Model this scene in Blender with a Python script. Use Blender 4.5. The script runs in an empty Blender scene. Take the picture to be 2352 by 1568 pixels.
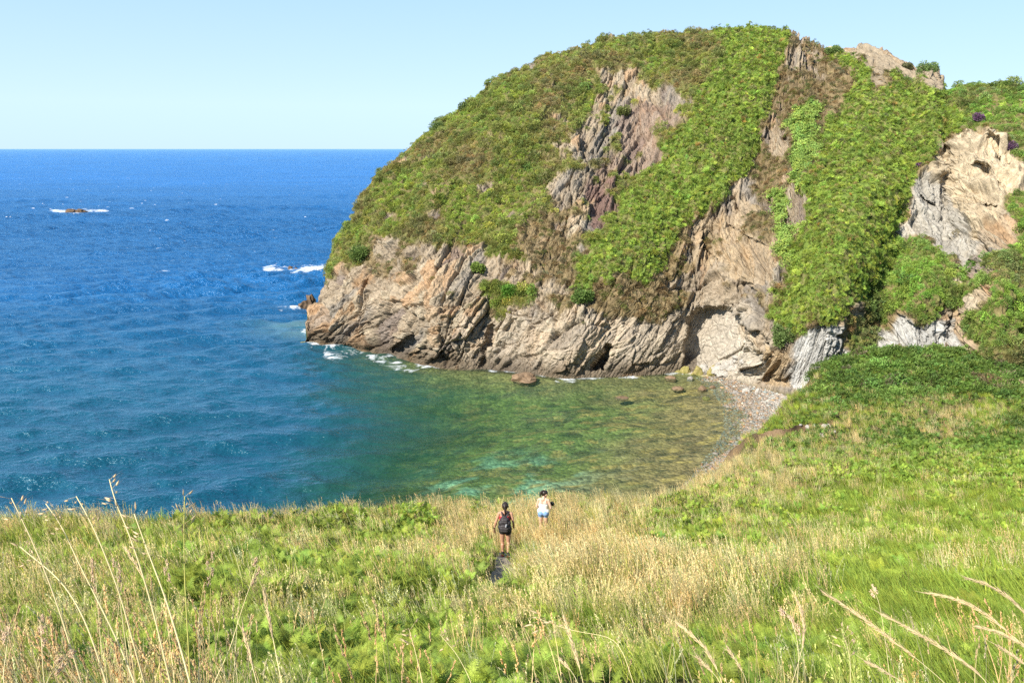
import bpy, bmesh, math, random
import numpy as np
from mathutils import Vector, Matrix, Euler
random.seed(7); RNG = np.random.default_rng(7)
SC = bpy.context.scene
COL = SC.collection

# ------------------------------------------------------------------ camera, sky, sun, exposure
CAMZ = 30.0; PITCH = math.radians(13.58); FPX = 796.0; K = 1024/2351.0     # K: photo display px -> render px
cam_d = bpy.data.cameras.new('camera'); cam = bpy.data.objects.new('camera', cam_d); COL.objects.link(cam)
cam.location = (0, 0, CAMZ); cam.rotation_euler = (math.pi/2-PITCH, 0, 0)
cam_d.sensor_width = 36; cam_d.lens = 36*FPX/1024; cam_d.clip_start = 0.05; cam_d.clip_end = 600000
SC.camera = cam
TO_SUN = Vector((-0.64, -0.60, 0.70)).normalized()
sun_d = bpy.data.lights.new('sun', 'SUN'); sun_d.energy = 5.0; sun_d.angle = math.radians(0.53); sun_d.color = (1, 0.94, 0.84)
sun = bpy.data.objects.new('sun', sun_d); COL.objects.link(sun)
sun.rotation_euler = TO_SUN.to_track_quat('Z', 'Y').to_euler()
W = bpy.data.worlds.new('World'); SC.world = W; W.use_nodes = True
wn = W.node_tree.nodes; wl = W.node_tree.links; wn.clear()
sky = wn.new('ShaderNodeTexSky'); sky.sky_type = 'NISHITA'; sky.sun_disc = False
sky.sun_elevation = math.asin(TO_SUN.z); sky.sun_rotation = math.atan2(TO_SUN.x, TO_SUN.y)
sky.air_density = 0.55; sky.dust_density = 0.0; sky.ozone_density = 5.0; sky.altitude = 30
hs = wn.new('ShaderNodeHueSaturation'); hs.inputs['Saturation'].default_value = 1.0
bg = wn.new('ShaderNodeBackground'); bg.inputs['Strength'].default_value = 0.13
wo = wn.new('ShaderNodeOutputWorld')
wtc = wn.new('ShaderNodeTexCoord'); wsx = wn.new('ShaderNodeSeparateXYZ'); wl.new(wtc.outputs['Generated'], wsx.inputs[0])
wr = wn.new('ShaderNodeValToRGB'); we = wr.color_ramp.elements; we[0].position = 0.0; we[0].color = (.9, .9, .9, 1); we[1].position = .9; we[1].color = (.12, .12, .12, 1)
wl.new(wsx.outputs['Z'], wr.inputs[0])
wr2 = wn.new('ShaderNodeValToRGB'); we = wr2.color_ramp.elements; we[0].position = 0.0; we[0].color = (.285, .385, .498, 1); we[1].position = .20; we[1].color = (.264, .402, .540, 1)
e_ = we.new(.05); e_.color = (.330, .430, .522, 1)
wl.new(wsx.outputs['Z'], wr2.inputs[0])
wsc = wn.new('ShaderNodeVectorMath'); wsc.operation = 'SCALE'; wsc.inputs['Scale'].default_value = 10.0; wl.new(wr2.outputs[0], wsc.inputs[0])
wmx = wn.new('ShaderNodeMix'); wmx.data_type = 'RGBA'; wl.new(wr.outputs[0], wmx.inputs[0]); wl.new(sky.outputs[0], wmx.inputs[6]); wl.new(wsc.outputs[0], wmx.inputs[7])
wl.new(wmx.outputs[2], hs.inputs['Color']); wl.new(hs.outputs[0], bg.inputs['Color']); wl.new(bg.outputs[0], wo.inputs[0])
SC.view_settings.view_transform = 'Standard'; SC.view_settings.look = 'None'
SC.view_settings.exposure = 0.75; SC.view_settings.gamma = 1.0; SC.view_settings.use_curve_mapping = False
SC.render.engine = 'CYCLES'
SC.cycles.use_denoising = False; SC.cycles.sample_clamp_direct = 2.5; SC.cycles.sample_clamp_indirect = 4.0
SC.cycles.max_bounces = 6; SC.cycles.diffuse_bounces = 3; SC.cycles.glossy_bounces = 2
SC.cycles.transmission_bounces = 3; SC.cycles.transparent_max_bounces = 10
SC.cycles.caustics_reflective = False; SC.cycles.caustics_refractive = False

# ------------------------------------------------------------------ projection helpers (photo display px <-> world)
SP, CP = math.sin(PITCH), math.cos(PITCH)
def ray(x, y):
    r = (np.asarray(x, float)*K-512)/FPX; up = (341-np.asarray(y, float)*K)/FPX
    dy = CP+up*SP; dz = -SP+up*CP
    return r/dy, dz/dy                     # per metre of world Y
def at(x, y, Y):
    a, b = ray(x, y); return np.stack([a*Y, Y+0*a, CAMZ+b*Y], -1)
def proj(P):
    X, Y, Z = P[..., 0], P[..., 1], P[..., 2]-CAMZ
    d = Y*CP-Z*SP; u = Y*SP+Z*CP; d = np.maximum(d, 1e-3)
    return (512+FPX*X/d)/K, (341-FPX*u/d)/K

# ------------------------------------------------------------------ numpy noise
def h3(ix, iy, iz, s):
    n = (ix.astype(np.int64)*374761393+iy.astype(np.int64)*668265263+iz.astype(np.int64)*2147483647+s*1274126177) & 0xFFFFFFFF
    n = ((n ^ (n >> 13))*1274126177) & 0xFFFFFFFF
    n = ((n ^ (n >> 16))*2246822519) & 0xFFFFFFFF
    n = n ^ (n >> 15)
    return (n & 0xFFFFFF)/float(0x1000000)
def vnoise(x, y, z, s=0):
    x, y, z = np.broadcast_arrays(np.asarray(x, float), np.asarray(y, float), np.asarray(z, float))
    ix, iy, iz = np.floor(x), np.floor(y), np.floor(z); fx, fy, fz = x-ix, y-iy, z-iz
    fx = fx*fx*(3-2*fx); fy = fy*fy*(3-2*fy); fz = fz*fz*(3-2*fz); r = 0
    for a in (0, 1):
        for b in (0, 1):
            for c in (0, 1):
                r = r+h3(ix+a, iy+b, iz+c, s)*(fx if a else 1-fx)*(fy if b else 1-fy)*(fz if c else 1-fz)
    return r*2-1
def fbm(x, y, z=0., o=4, s=0, g=0.5):
    r = 0; a = 1; t = 0
    for i in range(o):
        r = r+a*vnoise(x*2**i+i*17.3, y*2**i+i*5.1, z*2**i, s+i); t += a; a *= g
    return r/t
def worley(x, y, s=0):
    ix, iy = np.floor(x), np.floor(y); best = np.full(x.shape, 9.); sec = np.full(x.shape, 9.)
    i0 = np.zeros_like(x); j0 = np.zeros_like(x); ddx = np.zeros_like(x); ddy = np.zeros_like(x)
    for a in (-1, 0, 1):
        for b in (-1, 0, 1):
            cx, cy = ix+a, iy+b; z = np.zeros_like(cx)
            px = cx+h3(cx, cy, z, s); py = cy+h3(cx, cy, z, s+1)
            d = np.hypot(x-px, y-py); m = d < best
            sec = np.where(m, best, np.minimum(sec, d))
            best = np.where(m, d, best); i0 = np.where(m, cx, i0); j0 = np.where(m, cy, j0)
            ddx = np.where(m, x-px, ddx); ddy = np.where(m, y-py, ddy)
    z = np.zeros_like(i0)
    return best, sec-best, h3(i0, j0, z, s+2), h3(i0, j0, z, s+3)-.5, h3(i0, j0, z, s+4)-.5, ddx, ddy
def sm(a, b, x):
    t = np.clip((x-a)/(b-a), 0, 1); return t*t*(3-2*t)
def inpoly(x, y, P):
    r = np.zeros(x.shape, bool); n = len(P)
    for i in range(n):
        x0, y0 = P[i]; x1, y1 = P[i-1]
        if y0 == y1: continue
        r ^= ((y0 > y) != (y1 > y)) & (x < (x1-x0)*(y-y0)/(y1-y0)+x0)
    return r
def segd(x, y, x0, y0, x1, y1):
    dx, dy = x1-x0, y1-y0; t = np.clip(((x-x0)*dx+(y-y0)*dy)/(dx*dx+dy*dy+1e-9), 0, 1)
    return np.hypot(x-x0-t*dx, y-y0-t*dy), t

# ------------------------------------------------------------------ object helpers
def mesh_obj(name, V, F, mat=None, parent=None, smooth=False):
    me = bpy.data.meshes.new(name)
    V = np.asarray(V, np.float32); me.vertices.add(len(V)); me.vertices.foreach_set('co', V.ravel())
    if isinstance(F, np.ndarray):
        n, k = F.shape; me.loops.add(n*k); me.loops.foreach_set('vertex_index', F.astype(np.int32).ravel())
        me.polygons.add(n); me.polygons.foreach_set('loop_start', np.arange(0, n*k, k, dtype=np.int32))
    else:
        ls = np.array([len(f) for f in F]); fl = np.concatenate([np.asarray(f) for f in F]) if len(F) else np.zeros(0)
        me.loops.add(len(fl)); me.loops.foreach_set('vertex_index', fl.astype(np.int32))
        me.polygons.add(len(F)); me.polygons.foreach_set('loop_start', np.concatenate([[0], np.cumsum(ls)[:-1]]).astype(np.int32))
    if smooth: me.polygons.foreach_set('use_smooth', np.ones(len(me.polygons), bool))
    me.update(calc_edges=True); me.validate()
    if mat: me.materials.append(mat)
    o = bpy.data.objects.new(name, me); COL.objects.link(o)
    if parent: o.parent = parent
    return o
def vattr(o, name, arr, typ='FLOAT'):
    a = o.data.attributes.new(name, typ, 'POINT')
    key = {'FLOAT': 'value', 'FLOAT_VECTOR': 'vector', 'FLOAT_COLOR': 'color', 'INT': 'value'}[typ]
    arr = np.asarray(arr, np.int32 if typ == 'INT' else np.float32)
    if typ == 'FLOAT_COLOR' and arr.shape[1] == 3: arr = np.concatenate([arr, np.ones((len(arr), 1), np.float32)], 1)
    a.data.foreach_set(key, np.ascontiguousarray(arr).ravel())
def gridfaces(nu, nt):
    i = np.arange(nu-1)[:, None]*nt+np.arange(nt-1)[None, :]
    return np.stack([i, i+nt, i+nt+1, i+1], -1).reshape(-1, 4)
def tag(o, label=None, cat=None, group=None, kind=None):
    if label: o['label'] = label
    if cat: o['category'] = cat
    if group: o['group'] = group
    if kind: o['kind'] = kind
    return o
def empty(name, loc, rz=0.0):
    o = bpy.data.objects.new(name, None); o.empty_display_size = .2; COL.objects.link(o)
    o.location = loc; o.rotation_euler = (0, 0, rz); return o

# ------------------------------------------------------------------ material helpers
def newmat(name):
    m = bpy.data.materials.new(name); m.use_nodes = True; n = m.node_tree.nodes; n.clear()
    out = n.new('ShaderNodeOutputMaterial'); return m, n, m.node_tree.links, out
def noise_n(n, l, scale, detail=4, rough=.55, vec=None, dist=0.):
    t = n.new('ShaderNodeTexNoise'); t.inputs['Scale'].default_value = scale; t.inputs['Detail'].default_value = detail
    t.inputs['Roughness'].default_value = rough; t.inputs['Distortion'].default_value = dist
    if vec: l.new(vec, t.inputs['Vector'])
    return t
def ramp_n(n, l, src, stops):
    r = n.new('ShaderNodeValToRGB'); e = r.color_ramp.elements
    while len(e) < len(stops): e.new(.5)
    for k, (p, c) in enumerate(stops):
        e[k].position = p; e[k].color = (*c, 1) if not isinstance(c, (int, float)) else (c, c, c, 1)
    l.new(src, r.inputs[0]); return r.outputs[0]
def mix_n(n, l, fac, a, b, mode='MIX'):
    m = n.new('ShaderNodeMix'); m.data_type = 'RGBA'; m.blend_type = mode
    for s, v in ((m.inputs[0], fac), (m.inputs[6], a), (m.inputs[7], b)):
        if hasattr(v, 'links') or isinstance(v, bpy.types.NodeSocket): l.new(v, s)
        elif isinstance(v, tuple): s.default_value = (*v, 1)
        else: s.default_value = v
    return m.outputs[2]
def math_n(n, l, op, a, b=0., c=0.):
    m = n.new('ShaderNodeMath'); m.operation = op
    for k, v in enumerate((a, b, c)):
        if isinstance(v, bpy.types.NodeSocket): l.new(v, m.inputs[k])
        else: m.inputs[k].default_value = v
    return m.outputs[0]
def simple(name, col, rough=.8, var=.15, scale=12., spec=.3):
    m, n, l, out = newmat(name); b = n.new('ShaderNodeBsdfPrincipled')
    tc = n.new('ShaderNodeTexCoord'); t = noise_n(n, l, scale, vec=tc.outputs['Object'])
    c = ramp_n(n, l, t.outputs[0], [(.3, tuple(v*(1-var) for v in col)), (.7, tuple(min(1, v*(1+var)) for v in col))])
    l.new(c, b.inputs['Base Color']); b.inputs['Roughness'].default_value = rough; b.inputs['Specular IOR Level'].default_value = spec
    l.new(b.outputs[0], out.inputs[0]); return m
def leafmat(name, trans=.3, rnd=.35, fixed=None):
    """foliage: colour from the instance's own tint (or a fixed colour), varied per plant and by a fine noise"""
    m, n, l, out = newmat(name)
    if fixed is None:
        a = n.new('ShaderNodeAttribute'); a.attribute_type = 'INSTANCER'; a.attribute_name = 'tint'; col = a.outputs['Color']
    else:
        c = n.new('ShaderNodeRGB'); c.outputs[0].default_value = (*fixed, 1); col = c.outputs[0]
    oi = n.new('ShaderNodeObjectInfo'); gi = n.new('ShaderNodeNewGeometry')
    tc = n.new('ShaderNodeTexCoord'); t = noise_n(n, l, 5., 2, vec=tc.outputs['Object'])
    k = math_n(n, l, 'ADD', math_n(n, l, 'MULTIPLY', oi.outputs['Random'], rnd), 1-rnd*.5)
    k2 = math_n(n, l, 'ADD', math_n(n, l, 'MULTIPLY', gi.outputs['Random Per Island'], .5), .75)
    k3 = math_n(n, l, 'ADD', math_n(n, l, 'MULTIPLY', t.outputs[0], .5), .75)
    kk = math_n(n, l, 'MULTIPLY', math_n(n, l, 'MULTIPLY', k, k2), k3)
    v = n.new('ShaderNodeVectorMath'); v.operation = 'SCALE'; l.new(col, v.inputs[0]); l.new(kk, v.inputs['Scale'])
    d = n.new('ShaderNodeBsdfPrincipled'); d.inputs['Roughness'].default_value = .6; d.inputs['Specular IOR Level'].default_value = .25
    tr = n.new('ShaderNodeBsdfTranslucent'); mx = n.new('ShaderNodeMixShader'); mx.inputs[0].default_value = trans
    l.new(v.outputs[0], d.inputs['Base Color']); l.new(v.outputs[0], tr.inputs['Color'])
    l.new(d.outputs[0], mx.inputs[1]); l.new(tr.outputs[0], mx.inputs[2]); l.new(mx.outputs[0], out.inputs[0]); return m

# ================================================================== HILLSIDE (near ground the photographer stands on)
EDGE = np.array([(-90, -14), (-40, 13), (-24, 20), (-15.5, 24.), (-9, 26.5), (-5, 29), (0, 31), (3.5, 32.0), (6.5, 33.5), (9.3, 36.5), (12, 41), (14.7, 46), (17.5, 52), (20.6, 62), (24.5, 69), (29, 77), (36.5, 88), (44, 97), (60, 106), (120, 118)])
gc = [(0, -12, 34.5), (-20, -12, 34), (25, -12, 35), (0, -4, 30.4), (0, 0, 28.45), (0, 3, 27.5), (-4, 3, 27.55), (4, 3, 27.6), (-30, 0, 27), (35, 0, 29.5), (60, 0, 31), (60, 30, 24)]
for x, y, Y in [(1175, 1568, 5.95), (0, 1568, 6.1), (2351, 1568, 5.8), (1175, 1400, 10.2), (100, 1400, 10), (2300, 1400, 10.4), (1165, 1278, 21.2),
                (1247, 1228, 25.8), (0, 1205, 24), (350, 1203, 25.3), (500, 1185, 27), (820, 1163, 29.8), (1050, 1162, 31), (1200, 1163, 31.5), (1300, 1155, 33),
                (1450, 1132, 36), (1530, 1103, 40.5), (1650, 1075, 46), (1720, 1045, 52), (1775, 1000, 62), (1850, 912, 76), (1905, 842, 87), (2000, 812, 88.5), (2200, 812, 88), (2351, 862, 82),
                (600, 1280, 18.5), (300, 1300, 16.8), (1600, 1280, 19.6), (2000, 1280, 20.5), (2351, 1280, 21.2), (1750, 1180, 31), (2100, 1160, 35), (2351, 1150, 36),
                (2000, 1060, 48), (2351, 1040, 52), (1950, 980, 63), (2351, 960, 65), (2100, 900, 76), (2351, 900, 75), (2600, 1000, 58), (2700, 1300, 21), (2700, 870, 80)]:
    gc.append(tuple(at(x, y, Y)))
gc += [(48, 97, 4.5), (60, 96, 5), (80, 92, 8), (40, 96, 4)]
gc = np.array(gc)
def tps_k(d2): return .5*d2*np.log(d2+1e-9)
def tps_fit(P, z, lam=2.0):
    n = len(P); d2 = ((P[:, None]-P[None])**2).sum(-1); A = np.zeros((n+3, n+3))
    A[:n, :n] = tps_k(d2)+lam*np.eye(n); Q = np.c_[np.ones(n), P]; A[:n, n:] = Q; A[n:, :n] = Q.T
    return np.linalg.solve(A, np.r_[z, 0, 0, 0])
GW = tps_fit(gc[:, :2], gc[:, 2])
def edge_sd(x, y):
    d = np.full(np.shape(x), 1e9)
    for i in range(len(EDGE)-1):
        d = np.minimum(d, segd(x, y, *EDGE[i], *EDGE[i+1])[0])
    return np.where(y > np.interp(x, EDGE[:, 0], EDGE[:, 1]), d, -d)       # + towards the sea
PATH = [tuple(at(x, y, Y))[:2] for x, y, Y in [(1128, 1378, 11.6), (1138, 1352, 13.4), (1148, 1325, 15.3), (1163, 1282, 20.8), (1182, 1252, 23.2)]]
def path_d(x, y):
    d = np.full(np.shape(x), 1e9)
    for i in range(len(PATH)-1): d = np.minimum(d, segd(x, y, *PATH[i], *PATH[i+1])[0])
    return d
SC0, SC1 = at(1762, 1002, 63.)[:2], at(1905, 985, 66.)[:2]
HOLE = at(980, 1385, 10.7)[:2]
def scarp(x, y):                                   # 0..1 inside the little slumped hollow with its bare earth bank
    d, t = segd(x, y, SC0[0], SC0[1]-1.2, SC1[0], SC1[1]-1.2); return d/(1.35-.4*t)+.3*vnoise(x/.8, y/.8, 0, 6)
def ground(x, y):
    x = np.asarray(x, float); y = np.asarray(y, float); sh = x.shape; x = x.ravel(); y = y.ravel(); z = np.empty(len(x))
    for s in range(0, len(x), 20000):
        a = x[s:s+20000]; b = y[s:s+20000]; d2 = (a[:, None]-gc[None, :, 0])**2+(b[:, None]-gc[None, :, 1])**2
        z[s:s+20000] = tps_k(d2)@GW[:-3]+GW[-3]+GW[-2]*a+GW[-1]*b
    sd = edge_sd(x, y)
    z -= 1.25*sm(1., .5, scarp(x, y))+.9*np.exp(-((x-HOLE[0])**2+(y-HOLE[1])**2)/.35)
    z += .22*fbm(x/3.3, y/3.3, 0, 3, 5)+.20*fbm(x/1.3, y/1.3, 0, 2, 15)+.06*fbm(x/.7, y/.7, 0, 2, 9)
    z -= .10*np.exp(-(path_d(x, y)/.35)**2)
    s2 = np.maximum(sd+1.9*fbm(x/3.2, y/3.2, 0, 4, 31), 0)
    z -= np.where(s2 > 0, s2*s2/(s2+.8)*1.7, 0)
    return np.maximum(z, -4.).reshape(sh)
def hit_ground(x, y):
    a, b = ray(x, y); Ys = np.linspace(2, 120, 2400); P = np.stack([a*Ys, Ys, CAMZ+b*Ys], -1)
    below = np.nonzero(P[:, 2] < ground(P[:, 0], P[:, 1]))[0]
    return P[below[0]]
def ground_mat():
    m, n, l, out = newmat('hillside_soil'); b = n.new('ShaderNodeBsdfPrincipled'); b.inputs['Roughness'].default_value = .95; b.inputs['Specular IOR Level'].default_value = .1
    a = n.new('ShaderNodeAttribute'); a.attribute_name = 'col'; tc = n.new('ShaderNodeTexCoord')
    t = noise_n(n, l, 9, 6, .7, tc.outputs['Object']); c = mix_n(n, l, 1., a.outputs['Color'], ramp_n(n, l, t.outputs[0], [(.3, .55), (.7, 1.4)]), 'MULTIPLY')
    l.new(c, b.inputs['Base Color']); bp = n.new('ShaderNodeBump'); bp.inputs['Strength'].default_value = .8; bp.inputs['Distance'].default_value = .12
    l.new(t.outputs[0], bp.inputs['Height']); l.new(bp.outputs[0], b.inputs['Normal']); l.new(b.outputs[0], out.inputs[0]); return m
nu, nt = 340, 420
aa = np.linspace(-1.25, 1.25, nu)[:, None]; yy = (-6+116*np.linspace(0, 1, nt)**1.6)[None, :]
GX = aa*(yy+9); GY = yy+0*aa; GZ = ground(GX, GY)
hill = mesh_obj('hillside', np.stack([GX, GY, GZ], -1).reshape(-1, 3), gridfaces(nu, nt), ground_mat(), smooth=True)
tag(hill, kind='structure')
_sd = edge_sd(GX, GY).ravel(); _n = fbm(GX.ravel()/1.5, GY.ravel()/1.5, 0, 4, 3)
gcol = np.where(((_sd+_n*1.5 > 1.2) | (scarp(GX, GY).ravel() < 1.25))[:, None], np.array([.17, .115, .065])*(1+1.4*_n[:, None]), np.array([.085, .080, .030])*(1+.5*_n[:, None]))
vattr(hill, 'col', np.clip(gcol, 0.01, 1), 'FLOAT_COLOR')

# footpath: a trodden strip of grey soil lying on the hillside
pv = []; pp = np.array(PATH); L = np.r_[0, np.cumsum(np.hypot(*np.diff(pp, axis=0).T))]; ss = np.linspace(0, L[-1], 160)
px_, py_ = np.interp(ss, L, pp[:, 0]), np.interp(ss, L, pp[:, 1]); tx, ty = np.gradient(px_), np.gradient(py_); tl = np.hypot(tx, ty)
for k in range(7):
    w = (k-3)/3*(.27+.05*vnoise(ss*1.3, k*0+3.3, 0, 4)); X = px_-ty/tl*w; Y = py_+tx/tl*w
    pv.append(np.stack([X, Y, ground(X, Y)+.035-.03*abs(k-3)/3], -1))
fp = mesh_obj('footpath', np.array(pv).reshape(-1, 3), gridfaces(7, 160), simple('path_soil', (.27, .22, .17), .95, .4, 9, .1), smooth=True); tag(fp, kind='structure')

# ================================================================== HEADLAND
CREST = [(700, 782), (706, 775), (709, 735), (722, 690), (745, 640), (765, 590), (785, 535), (800, 502), (830, 455), (870, 405), (925, 350), (990, 296), (1060, 246), (1100, 215), (1160, 172), (1240, 132), (1300, 117), (1380, 92), (1450, 79), (1530, 75), (1620, 69), (1700, 65), (1790, 64), (1812, 70), (1830, 78), (1875, 103), (1905, 107), (1940, 108), (1965, 106), (1978, 102), (1990, 101), (2020, 110), (2050, 130), (2078, 148), (2095, 152), (2108, 148), (2120, 146), (2140, 148), (2150, 162), (2160, 178), (2165, 190), (2168, 212), (2180, 204), (2200, 194), (2260, 192), (2300, 190), (2351, 198), (2450, 205), (2620, 215)]
BASE = [(700, 783), (706, 780), (740, 791), (800, 797), (870, 809), (930, 826), (1000, 842), (1060, 846), (1120, 847), (1200, 858), (1290, 866), (1400, 863), (1500, 859), (1560, 852), (1620, 849), (1700, 868), (1750, 884), (1830, 898), (1900, 850), (2000, 850), (2351, 880), (2620, 900)]
BASEZ = [(700, 0), (1560, 0), (1620, .4), (1700, .7), (1750, .9), (1830, 1.6), (1900, 4.5), (2000, 4.3), (2351, 4.0), (2620, 6)]
CRESTY = [(700, 124.5), (706, 125), (722, 129), (745, 133), (800, 141), (870, 147), (925, 152), (1060, 160), (1240, 165), (1500, 166), (1790, 158), (1900, 152), (2000, 146), (2100, 139), (2165, 134), (2180, 131), (2351, 124), (2620, 116)]
def ip(T, x): T = np.array(T, float); return np.interp(x, T[:, 0], T[:, 1])
NU, NT = 960, 460
U = np.concatenate([[701, 703, 705], np.linspace(706.5, 2620, NU-3)])
yc, yb, zb = ip(CREST, U), ip(BASE, U), ip(BASEZ, U)
_, sb = ray(U, yb); Yb = (zb-CAMZ)/sb
Yc = ip(CRESTY, U)
T = np.linspace(0, 1, NT)
fT = np.interp(T, [0, .08, .2, .3, .45, .6, .75, .88, .95, 1], [0, .015, .05, .10, .24, .41, .58, .75, .86, 1])
for _ in range(12): fT[1:-1] = (fT[:-2]+fT[1:-1]*2+fT[2:])/4
UU = U[:, None]+0*T[None]; VV = yb[:, None]+(yc-yb)[:, None]*T[None]
HY = Yb[:, None]+(Yc-Yb)[:, None]*fT[None]
# large relief: (x0,y0,x1,y1,width px,metres towards(-)/away(+))
for x0, y0, x1, y1, w, a in [(1760, 110, 1600, 330, 105, -1.5), (1600, 330, 1440, 590, 95, -2.0), (1420, 230, 1470, 380, 80, 3.5), (1390, 480, 1290, 600, 60, 2.5),
        (1800, 230, 1740, 400, 45, 2.4), (1740, 400, 1620, 560, 55, 2.0), (2010, 260, 1960, 480, 110, -1.8), (1960, 480, 1870, 680, 95, -2.9), (1875, 770, 1870, 890, 65, -1.0), (1860, 240, 1845, 420, 22, -1.2),
        (2060, 520, 2010, 740, 50, 3.8), (2160, 450, 2130, 560, 70, 3.5), (2300, 620, 2300, 820, 60, -4), (2230, 560, 2190, 760, 28, 2), (2130, 600, 2090, 690, 40, -1.5),
        (1150, 250, 930, 520, 90, -2.5), (1010, 620, 980, 800, 70, -1.2), (1180, 700, 1160, 840, 60, 1.0), (1340, 760, 1300, 850, 45, -1.5), (1470, 740, 1450, 850, 50, -1.2), (1540, 700, 1530, 850, 26, -1.2),
        (1740, 760, 1740, 860, 40, -2.0), (1795, 790, 1790, 880, 26, -1.0), (1880, 790, 1850, 880, 40, .5), (1830, 560, 1800, 700, 25, 1.5), (780, 650, 760, 760, 22, -.8), (850, 640, 840, 780, 16, .9), (2130, 140, 2150, 190, 18, -1)]:
    d, _ = segd(UU, VV, x0, y0, x1, y1); HY += a*np.exp(-(d/w)**2)*sm(0, .10, T)[None]*sm(1.0, .93, T)[None]
_jx = 16*fbm(UU/36, VV/36, 0, 4, 51); _jy = 16*fbm(UU/36, VV/36, 7, 4, 52)
def softpoly(P, w=1.0, jit=1.0):
    x, y = UU+_jx*jit, VV+_jy*jit
    return inpoly(x, y, P).astype(float)
def blur(A, n):
    for _ in range(n):
        A = A.copy(); A[1:-1] = (A[:-2]+2*A[1:-1]+A[2:])/4; A[:, 1:-1] = (A[:, :-2]+2*A[:, 1:-1]+A[:, 2:])/4
    return A
CAVE = [(1568, 858), (1570, 790), (1578, 738), (1600, 714), (1630, 706), (1668, 708), (1698, 722), (1716, 745), (1712, 790), (1690, 850)]
cave = softpoly(CAVE, jit=.45); HY += blur(cave, 1)*(3.4-1.1*sm(1585, 1715, UU))*sm(0, .05, T)[None]
for P, a in [([(1360, 846), (1376, 812), (1392, 787), (1404, 792), (1397, 825), (1388, 850)], 3.2), ([(1640, 815), (1690, 775), (1708, 782), (1700, 800), (1650, 830)], -.8),
             ([(1700, 735), (1745, 760), (1770, 790), (1750, 800), (1715, 770)], 0.9), ([(1745, 880), (1760, 862), (1790, 872), (1822, 865), (1815, 892)], .9),
             ([(900, 806), (915, 786), (940, 770), (937, 782), (915, 806)], 1.5), ([(1098, 846), (1112, 800), (1128, 745), (1134, 747), (1122, 800), (1110, 846)], 1.2), ([(1830, 300), (1790, 330), (1770, 350), (1800, 310)], 1)]:
    HY += blur(softpoly(P, jit=.3), 1)*a*sm(0, .03, T)[None]
for L_ in ([(2165, 392), (2205, 380), (2250, 392), (2300, 425)], [(2245, 322), (2290, 340), (2320, 372)], [(2110, 440), (2150, 470)], [(2240, 470), (2290, 478)], [(1660, 505), (1720, 540), (1760, 560)], [(1600, 560), (1660, 600)], [(1690, 640), (1740, 672)]):
    xs_l, ys_l = zip(*L_); yl = np.interp(UU, xs_l, ys_l)+_jy*.5; HY += 1.5*((UU > xs_l[0]) & (UU < xs_l[-1]))*np.exp(-np.maximum(VV-yl, 0)/13.)*(VV > yl)*np.sin(np.pi*np.clip((UU-xs_l[0])/(xs_l[-1]-xs_l[0]), 0, 1))**.5
def world_from(UU, VV, Yd):
    a, b = ray(UU, VV); return np.stack([a*Yd, Yd, CAMZ+b*Yd], -1)
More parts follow.
